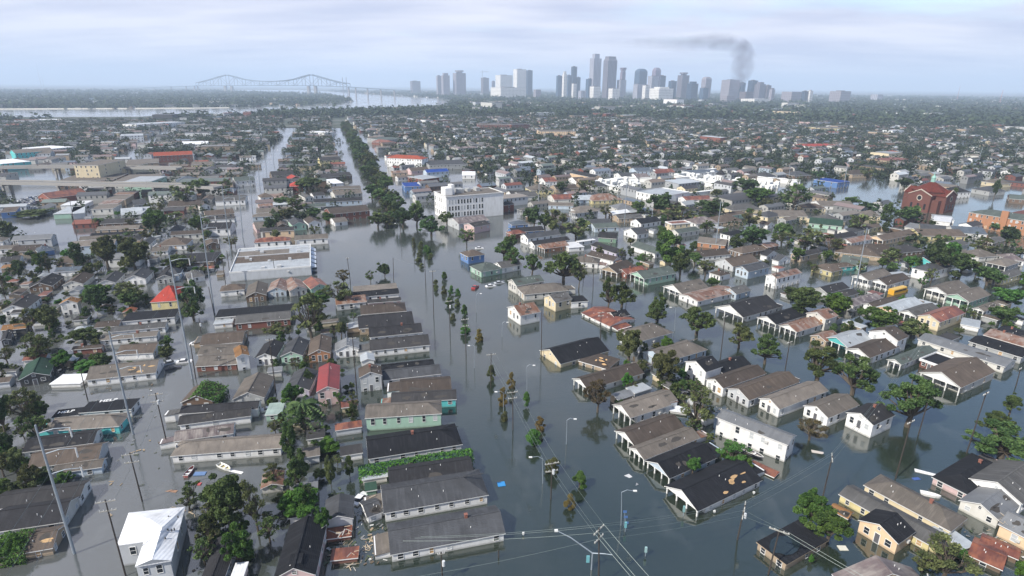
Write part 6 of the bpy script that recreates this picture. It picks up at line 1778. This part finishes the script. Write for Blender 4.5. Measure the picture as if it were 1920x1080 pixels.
# the rest of the houses: far too many to count
def far_houses(items, name, matname):
    V, F, Ccol = [], [], []
    for d, p, az, L, wd, h, hr, wc, rc in items:
        a0 = R(az); u = Vector((math.sin(a0), math.cos(a0), 0)); v = Vector((u.y, -u.x, 0)); i = len(V); o = .3
        for lx, ly, z in ((0, 0, -1), (L, 0, -1), (L, wd, -1), (0, wd, -1), (0, 0, h), (L, 0, h), (L, wd, h), (0, wd, h), (0, wd / 2, hr), (L, wd / 2, hr)):
            q = p + u * (lx - L / 2) + v * (ly - wd / 2); V.append((q.x, q.y, z))
        for lx, ly, z in ((-o, -o, h - .1), (L + o, -o, h - .1), (L + o, wd + o, h - .1), (-o, wd + o, h - .1), (-o, wd / 2, hr + .05), (L + o, wd / 2, hr + .05)):
            q = p + u * (lx - L / 2) + v * (ly - wd / 2); V.append((q.x, q.y, z))
        F += [(i, i + 1, i + 5, i + 4), (i + 1, i + 2, i + 6, i + 9, i + 5), (i + 2, i + 3, i + 7, i + 6), (i + 3, i, i + 4, i + 8, i + 7), (i + 10, i + 11, i + 15, i + 14), (i + 12, i + 13, i + 14, i + 15)]
        Ccol += [wc] * 4 + [rc] * 2
        if d < 800:
            # dark window openings standing a little proud of the walls that show
            for sx, y0_, nrm in ((L, -.06, 0), (L, wd + .06, 0)):
                for wx in range(int(L // 3.4)):
                    j = len(V); xx = 1.4 + wx * 3.4
                    for lx, z in ((xx, h - 2.3), (xx + .9, h - 2.3), (xx + .9, h - .8), (xx, h - .8)): q = p + u * (lx - L / 2) + v * (y0_ - wd / 2); V.append((q.x, q.y, z))
                    F.append((j, j + 1, j + 2, j + 3)); Ccol.append((.03, .035, .04))
            for x0_ in (-.06, L + .06):
                for yy in (wd * .2, wd * .62):
                    j = len(V)
                    for ly, z in ((yy, h - 2.3), (yy + .9, h - 2.3), (yy + .9, h - .8), (yy, h - .8)): q = p + u * (x0_ - L / 2) + v * (ly - wd / 2); V.append((q.x, q.y, z))
                    F.append((j, j + 1, j + 2, j + 3)); Ccol.append((.03, .035, .04))
    me = bpy.data.meshes.new(name); me.from_pydata(V, [], F); at = me.attributes.new('hue', 'FLOAT_COLOR', 'FACE'); at.data.foreach_set('color', np.array([(*c, 1) for c in Ccol], dtype=np.float32).ravel())
    m, t, b = new_mat(matname); a_ = nn(t, 'ShaderNodeAttribute', attribute_name='hue'); t.links.new(a_.outputs['Color'], b.inputs['Base Color']); b.inputs['Roughness'].default_value = .7; me.materials.append(m); me.update()
    o = link(name, me); o['kind'] = 'stuff'; return o
def jit(c): k = rg.uniform(.55, 1.0); return tuple(min(.8, x * k) for x in c)
items = []
for d, p, az, x, y in auto_h[NH:]:
    L = rg.uniform(11, 19); wd = rg.uniform(5.5, 8.5); h = rg.choice((2.8, 3.2, 3.6, 4.6, 6)); az2 = az + 90 if rg.random() < .75 else az
    if rg.random() < .02: L, wd, h = rg.uniform(25, 45), rg.uniform(14, 22), rg.uniform(5, 9)
    items.append((d, p, az2, L, wd, h, h + wd * (.2 if L < 24 else .02), jit(WALLC[rg.choice(WK2)]), jit(ROOFC[rg.choice(RK2)])))
far_houses(items, 'distant_houses', 'distant_house')
# scrub and storm-torn saplings filling the back yards
YARDS = [([(0, 520), (270, 560), (330, 600), (320, 690), (150, 690), (0, 740)], 60, 1.0), ([(0, 740), (90, 760), (70, 860), (140, 900), (40, 1000), (0, 1000)], 26, 1.1), ([(530, 600), (690, 560), (690, 900), (600, 1000), (510, 980), (500, 760)], 40, .8), ([(350, 940), (520, 900), (600, 960), (440, 1075), (350, 1075)], 22, 1.0),
         ([(1180, 625), (1300, 650), (1345, 780), (1330, 860), (1160, 770), (1150, 700)], 26, .9), ([(1480, 540), (1900, 570), (1920, 650), (1600, 640), (1450, 590)], 36, .9), ([(960, 400), (1500, 400), (1920, 440), (1920, 540), (1500, 520), (1150, 500), (1000, 430)], 80, 1.2), ([(0, 400), (420, 380), (420, 520), (0, 540)], 85, 1.2), ([(520, 300), (690, 300), (690, 420), (480, 420)], 36, 1.1), ([(1350, 850), (1420, 860), (1400, 890), (1330, 880)], 5, .8), ([(1700, 1000), (1830, 1030), (1800, 1080), (1690, 1080)], 6, .8)]
for P, n, s_ in YARDS:
    xs, ys = [q[0] for q in P], [q[1] for q in P]; k = t_ = 0
    while k < n and t_ < n * 12:
        t_ += 1; x, y = rg.uniform(min(xs), max(xs)), rg.uniform(min(ys), max(ys))
        if not in_poly(x, y, P) or any(in_poly(x, y, W) for W in WAT): continue
        p = ground(x, y)
        if corridor(p) or inside_house(p, .8): continue
        w_ = s_ * rg.uniform(2.5, 5.5); kd, lf = rg.choice([('bush', 'oak'), ('bush', 'green'), ('bush', 'olive'), ('sparse', 'olive'), ('sparse', 'oak'), ('bush', 'bright'), ('tall', 'oak')])
        plant(p, w_, w_ * rg.uniform(.5, .9) if kd == 'bush' else w_ * rg.uniform(.9, 1.3), kd, lf, 1 if y > 600 else 0, rg, 'bush' if kd == 'bush' else 'sapling'); TREES[-1] += ((x, y), 'yard'); k += 1
SHEDS = [(YARDS[i][0], n) for i, n in ((0, 16), (2, 16), (4, 8), (5, 14), (6, 34), (7, 22), (8, 10))]
for P, n in SHEDS:
    xs, ys = [q[0] for q in P], [q[1] for q in P]; k = t_ = 0
    while k < n and t_ < n * 30:
        t_ += 1; x, y = rg.uniform(min(xs), max(xs)), rg.uniform(min(ys), max(ys))
        if not in_poly(x, y, P) or any(in_poly(x, y, W) for W in WAT): continue
        p = ground(x, y)
        if corridor(p) or not clear(p, 3.2) : continue
        L, wd = rg.uniform(4, 7), rg.uniform(3, 4.5); a0 = R((59 if x > 800 else 73) + (90 if rg.random() < .4 else 0)); u = Vector((math.sin(a0), math.cos(a0), 0)); u = u if u.x > 0 else -u; v = Vector((-u.y, u.x, 0))
        wk, rk = rg.choice(['white', 'offwhite', 'grey', 'tan', 'palegrey', 'brown', 'cream']), rg.choice(['silver', 'palegrey', 'rust', 'tan', 'grey', 'redbrown', 'dark', 'umber']); tp = rg.choice('gff')
        near = min((H for H in HOUSES if H['short']), key=lambda H: (H['c'] - p).length)
        build_house((p - u * L / 2 - v * wd / 2, u, v, L, wd), tp, rg.uniform(1.4, 2.2), .35, wk, rk, ('nowin', 'novent', 'noshed'), 1, rg, uniq(f"{WALLW.get(wk, wk)} shed with {ROOFW.get(rk, rk)} roof, {{o}} such near the {' '.join(near['short'].split()[:8])}"), 'shed', 'yard sheds', 'shed')
        GRIDH.setdefault((int(p.x // 40), int(p.y // 40)), []).append(HOUSES[-1]); k += 1
# bits of wreckage drifting in the side streets
V, F, Cc = [], [], []
for P, n, _ in YARDS + [([(150, 700), (330, 690), (300, 900), (200, 1000)], 60, 1), ([(640, 940), (740, 1000), (720, 1060), (600, 1060)], 160, 1), ([(1180, 620), (1320, 640), (1340, 790), (1170, 780)], 60, 1), ([(1780, 990), (1920, 1010), (1920, 1070)], 120, 1)]:
    xs, ys = [q[0] for q in P], [q[1] for q in P]
    for _ in range(int(n * 1.6)):
        x, y = rg.uniform(min(xs), max(xs)), rg.uniform(min(ys), max(ys))
        if not in_poly(x, y, P): continue
        p = ground(x, y)
        if inside_house(p, .2): continue
        a_, b_, an = rg.uniform(.1, .55), rg.uniform(.06, .25), rg.uniform(0, 3.14); c_, s_ = math.cos(an), math.sin(an); i = len(V); z = rg.uniform(.02, .12)
        for lx, ly in ((-a_, -b_), (a_, -b_), (a_, b_), (-a_, b_)): V.append((p.x + lx * c_ - ly * s_, p.y + lx * s_ + ly * c_, z + rg.uniform(0, .06)))
        F.append((i, i + 1, i + 2, i + 3)); Cc.append(rg.choice([(.5, .5, .48), (.30, .23, .15), (.12, .09, .06), (.06, .07, .04), (.2, .2, .2), (.06, .08, .04)]))
me = bpy.data.meshes.new('debris'); me.from_pydata(V, [], F); at = me.attributes.new('hue', 'FLOAT_COLOR', 'FACE'); at.data.foreach_set('color', np.array([(*c, 1) for c in Cc], dtype=np.float32).ravel())
me.materials.append(bpy.data.materials['distant_house']); do = link('debris', me); do['kind'] = 'stuff'
# individually planted trees first (the nearest), then the mass
auto_t.sort(key=lambda q: q[0])
NT = max(0, 300 - sum(1 for T_ in TREES if T_[0].name.startswith('tree')))
KN = [('round', 'oak'), ('round', 'olive'), ('round', 'dark'), ('sparse', 'olive'), ('round', 'green'), ('oak', 'oak'), ('tall', 'oak')]
for d, p, w_ in auto_t[:NT]:
    k, lf = rg.choice(KN); plant(p, w_, w_ * rg.uniform(.75, 1.15), k, lf, 0, rg); TREES[-1] += (proj(p)[:2], 'auto')
LEAFW = {'oak': 'dark green', 'green': 'green', 'olive': 'olive', 'bright': 'bright green', 'brown': 'brownish', 'dark': 'very dark', 'amber': 'amber'}
KW = {'oak': 'spreading oak', 'round': 'dense rounded tree', 'sparse': 'thin-leaved ragged tree', 'tall': 'tall narrow tree', 'palm': 'shaggy palm', 'bush': 'low leafy bush', 'cypress': 'young cypress'}
for T_ in TREES:
    e, pos, wd, ht, kind, leaf, b, src = T_
    if src == 'median': lab = uniq(f"{LEAFW[leaf]} {KW[kind]} in the avenue's median row, {{o}} from the open water"); grp = 'oaks lining the median'
    elif src == 'cypress': lab = uniq(f"{LEAFW[leaf]} young cypress standing in the flooded median, {{o}} of that colour from the crossing upward"); grp = 'young cypresses in the median'
    else:
        if src == 'yard':
            s = lm_words(pos, 6)
            near = min((H for H in HOUSES if H['short']), key=lambda H: (H['c'] - pos).length)
            tag(e, uniq(f"{LEAFW[leaf]} {KW[kind]}, {{o}} nearest by the {' '.join(near['short'].split()[:9])}"), 'bush' if kind == 'bush' else 'sapling', 'scrub in the flooded yards'); continue
        near = min(HOUSES, key=lambda H: (H['c'] - pos).length - H['r'] if H['short'] else 1e9)
        dd = near['c'] - pos; rel = 'before' if pos.length < near['c'].length - near['r'] * .5 else 'behind' if pos.length > near['c'].length + near['r'] * .5 else 'beside'
        s = near['short'].split()[:9] if src == 'hand' else lm_words(pos, 6).split()
        if src != 'hand': rel = 'nearest'
        st_ = ' '.join(s); art = 'the ' if s[0] not in ('the',) else ''
        key = f"{LEAFW[leaf]} {KW[kind]} {rel} {art}{st_}" if src == 'hand' else f"{LEAFW[leaf]} {KW[kind]}, {{o}} of its sort from the {st_}"
        if src == 'hand':
            i = cnt_lab.get(key, 0); cnt_lab[key] = i + 1
            lab = key if i == 0 else ordw(i) + ' ' + key
        else: lab = uniq(key)
        grp = 'trees among the houses'
    tag(e, lab, 'palm' if kind == 'palm' else 'bush' if kind == 'bush' else 'tree', grp)
def far_trees(items, name, nl, size, zk):
    g = np.random.default_rng(3); V, T = [], []
    for d, p, w_ in items:
        q = g.normal(size=(nl, 3)); q /= np.linalg.norm(q, axis=1, keepdims=True); q *= g.uniform(.55, 1.05, (nl, 1)); q[:, 2] = np.abs(q[:, 2])
        hh_ = w_ * g.uniform(.6, 1.0); ln = g.uniform(.6, 1.2)
        C = q * (w_ / 2 * ln, w_ / 2 / ln, hh_) + (p.x, p.y, .3); V.append(leaves(C, size * w_ / 9, g, .9)); T.append(np.clip(g.uniform(.0, .8) + g.normal(size=nl) * .2, 0, 1))
    me = quads_mesh(name, np.concatenate(V), np.concatenate(T), [LEAFFAR]); o = link(name, me); o['kind'] = 'stuff'; return o
LEAFFAR = leaf_mat('leaves_far', (.022, .038, .020), (.078, .102, .052))
far_trees(auto_t[NT:], 'distant_trees', 56, 1.1, 1)
# farther still
it2, tr2 = [], []
k = 0
while k < 9000:
    d = 1650 + 6500 * rg.random() ** 1.6; az = R(rg.uniform(-43, 43)); p = Vector((math.sin(az) * d, math.cos(az) * d, 0)); k += 1
    if in_poly(p.x, p.y, RIVG): continue
    pr_ = proj(p)
    if pr_[1] > 262: continue
    if pr_[0] < 850 and 0 < pr_[1] - float(np.interp(pr_[0], [a for a, _ in YT], [b for _, b in YT])) + 4 < 10: continue
    if rg.random() < .36:
        big = rg.random() < .12; L = rg.uniform(12, 24) if not big else rg.uniform(30, 90); wd = rg.uniform(8, 14) if not big else rg.uniform(20, 45); h = rg.uniform(3, 7) if not big else rg.uniform(6, 14)
        dt = abs(proj(p)[0] - 1200) < 320 and 1900 < d < 2900
        if dt and rg.random() < .5: h *= 2.2
        it2.append((d, p, -31 + 90 * (rg.random() < .5), L, wd, h, h + wd * (.2 if not big else .01), jit(WALLC[rg.choice(WK2)]), jit(ROOFC[rg.choice(RK2)])))
    for _ in range(4): tr2.append((d, p + Vector((rg.uniform(-40, 40), rg.uniform(-40, 40), 0)), rg.uniform(12, 26)))
far_houses(it2, 'hazy_houses', 'hazy_house')
tr2 = [q for q in tr2 if not in_poly(q[1].x, q[1].y, RIVG)]
far_trees(tr2, 'hazy_trees', 22, 1.9, 1)
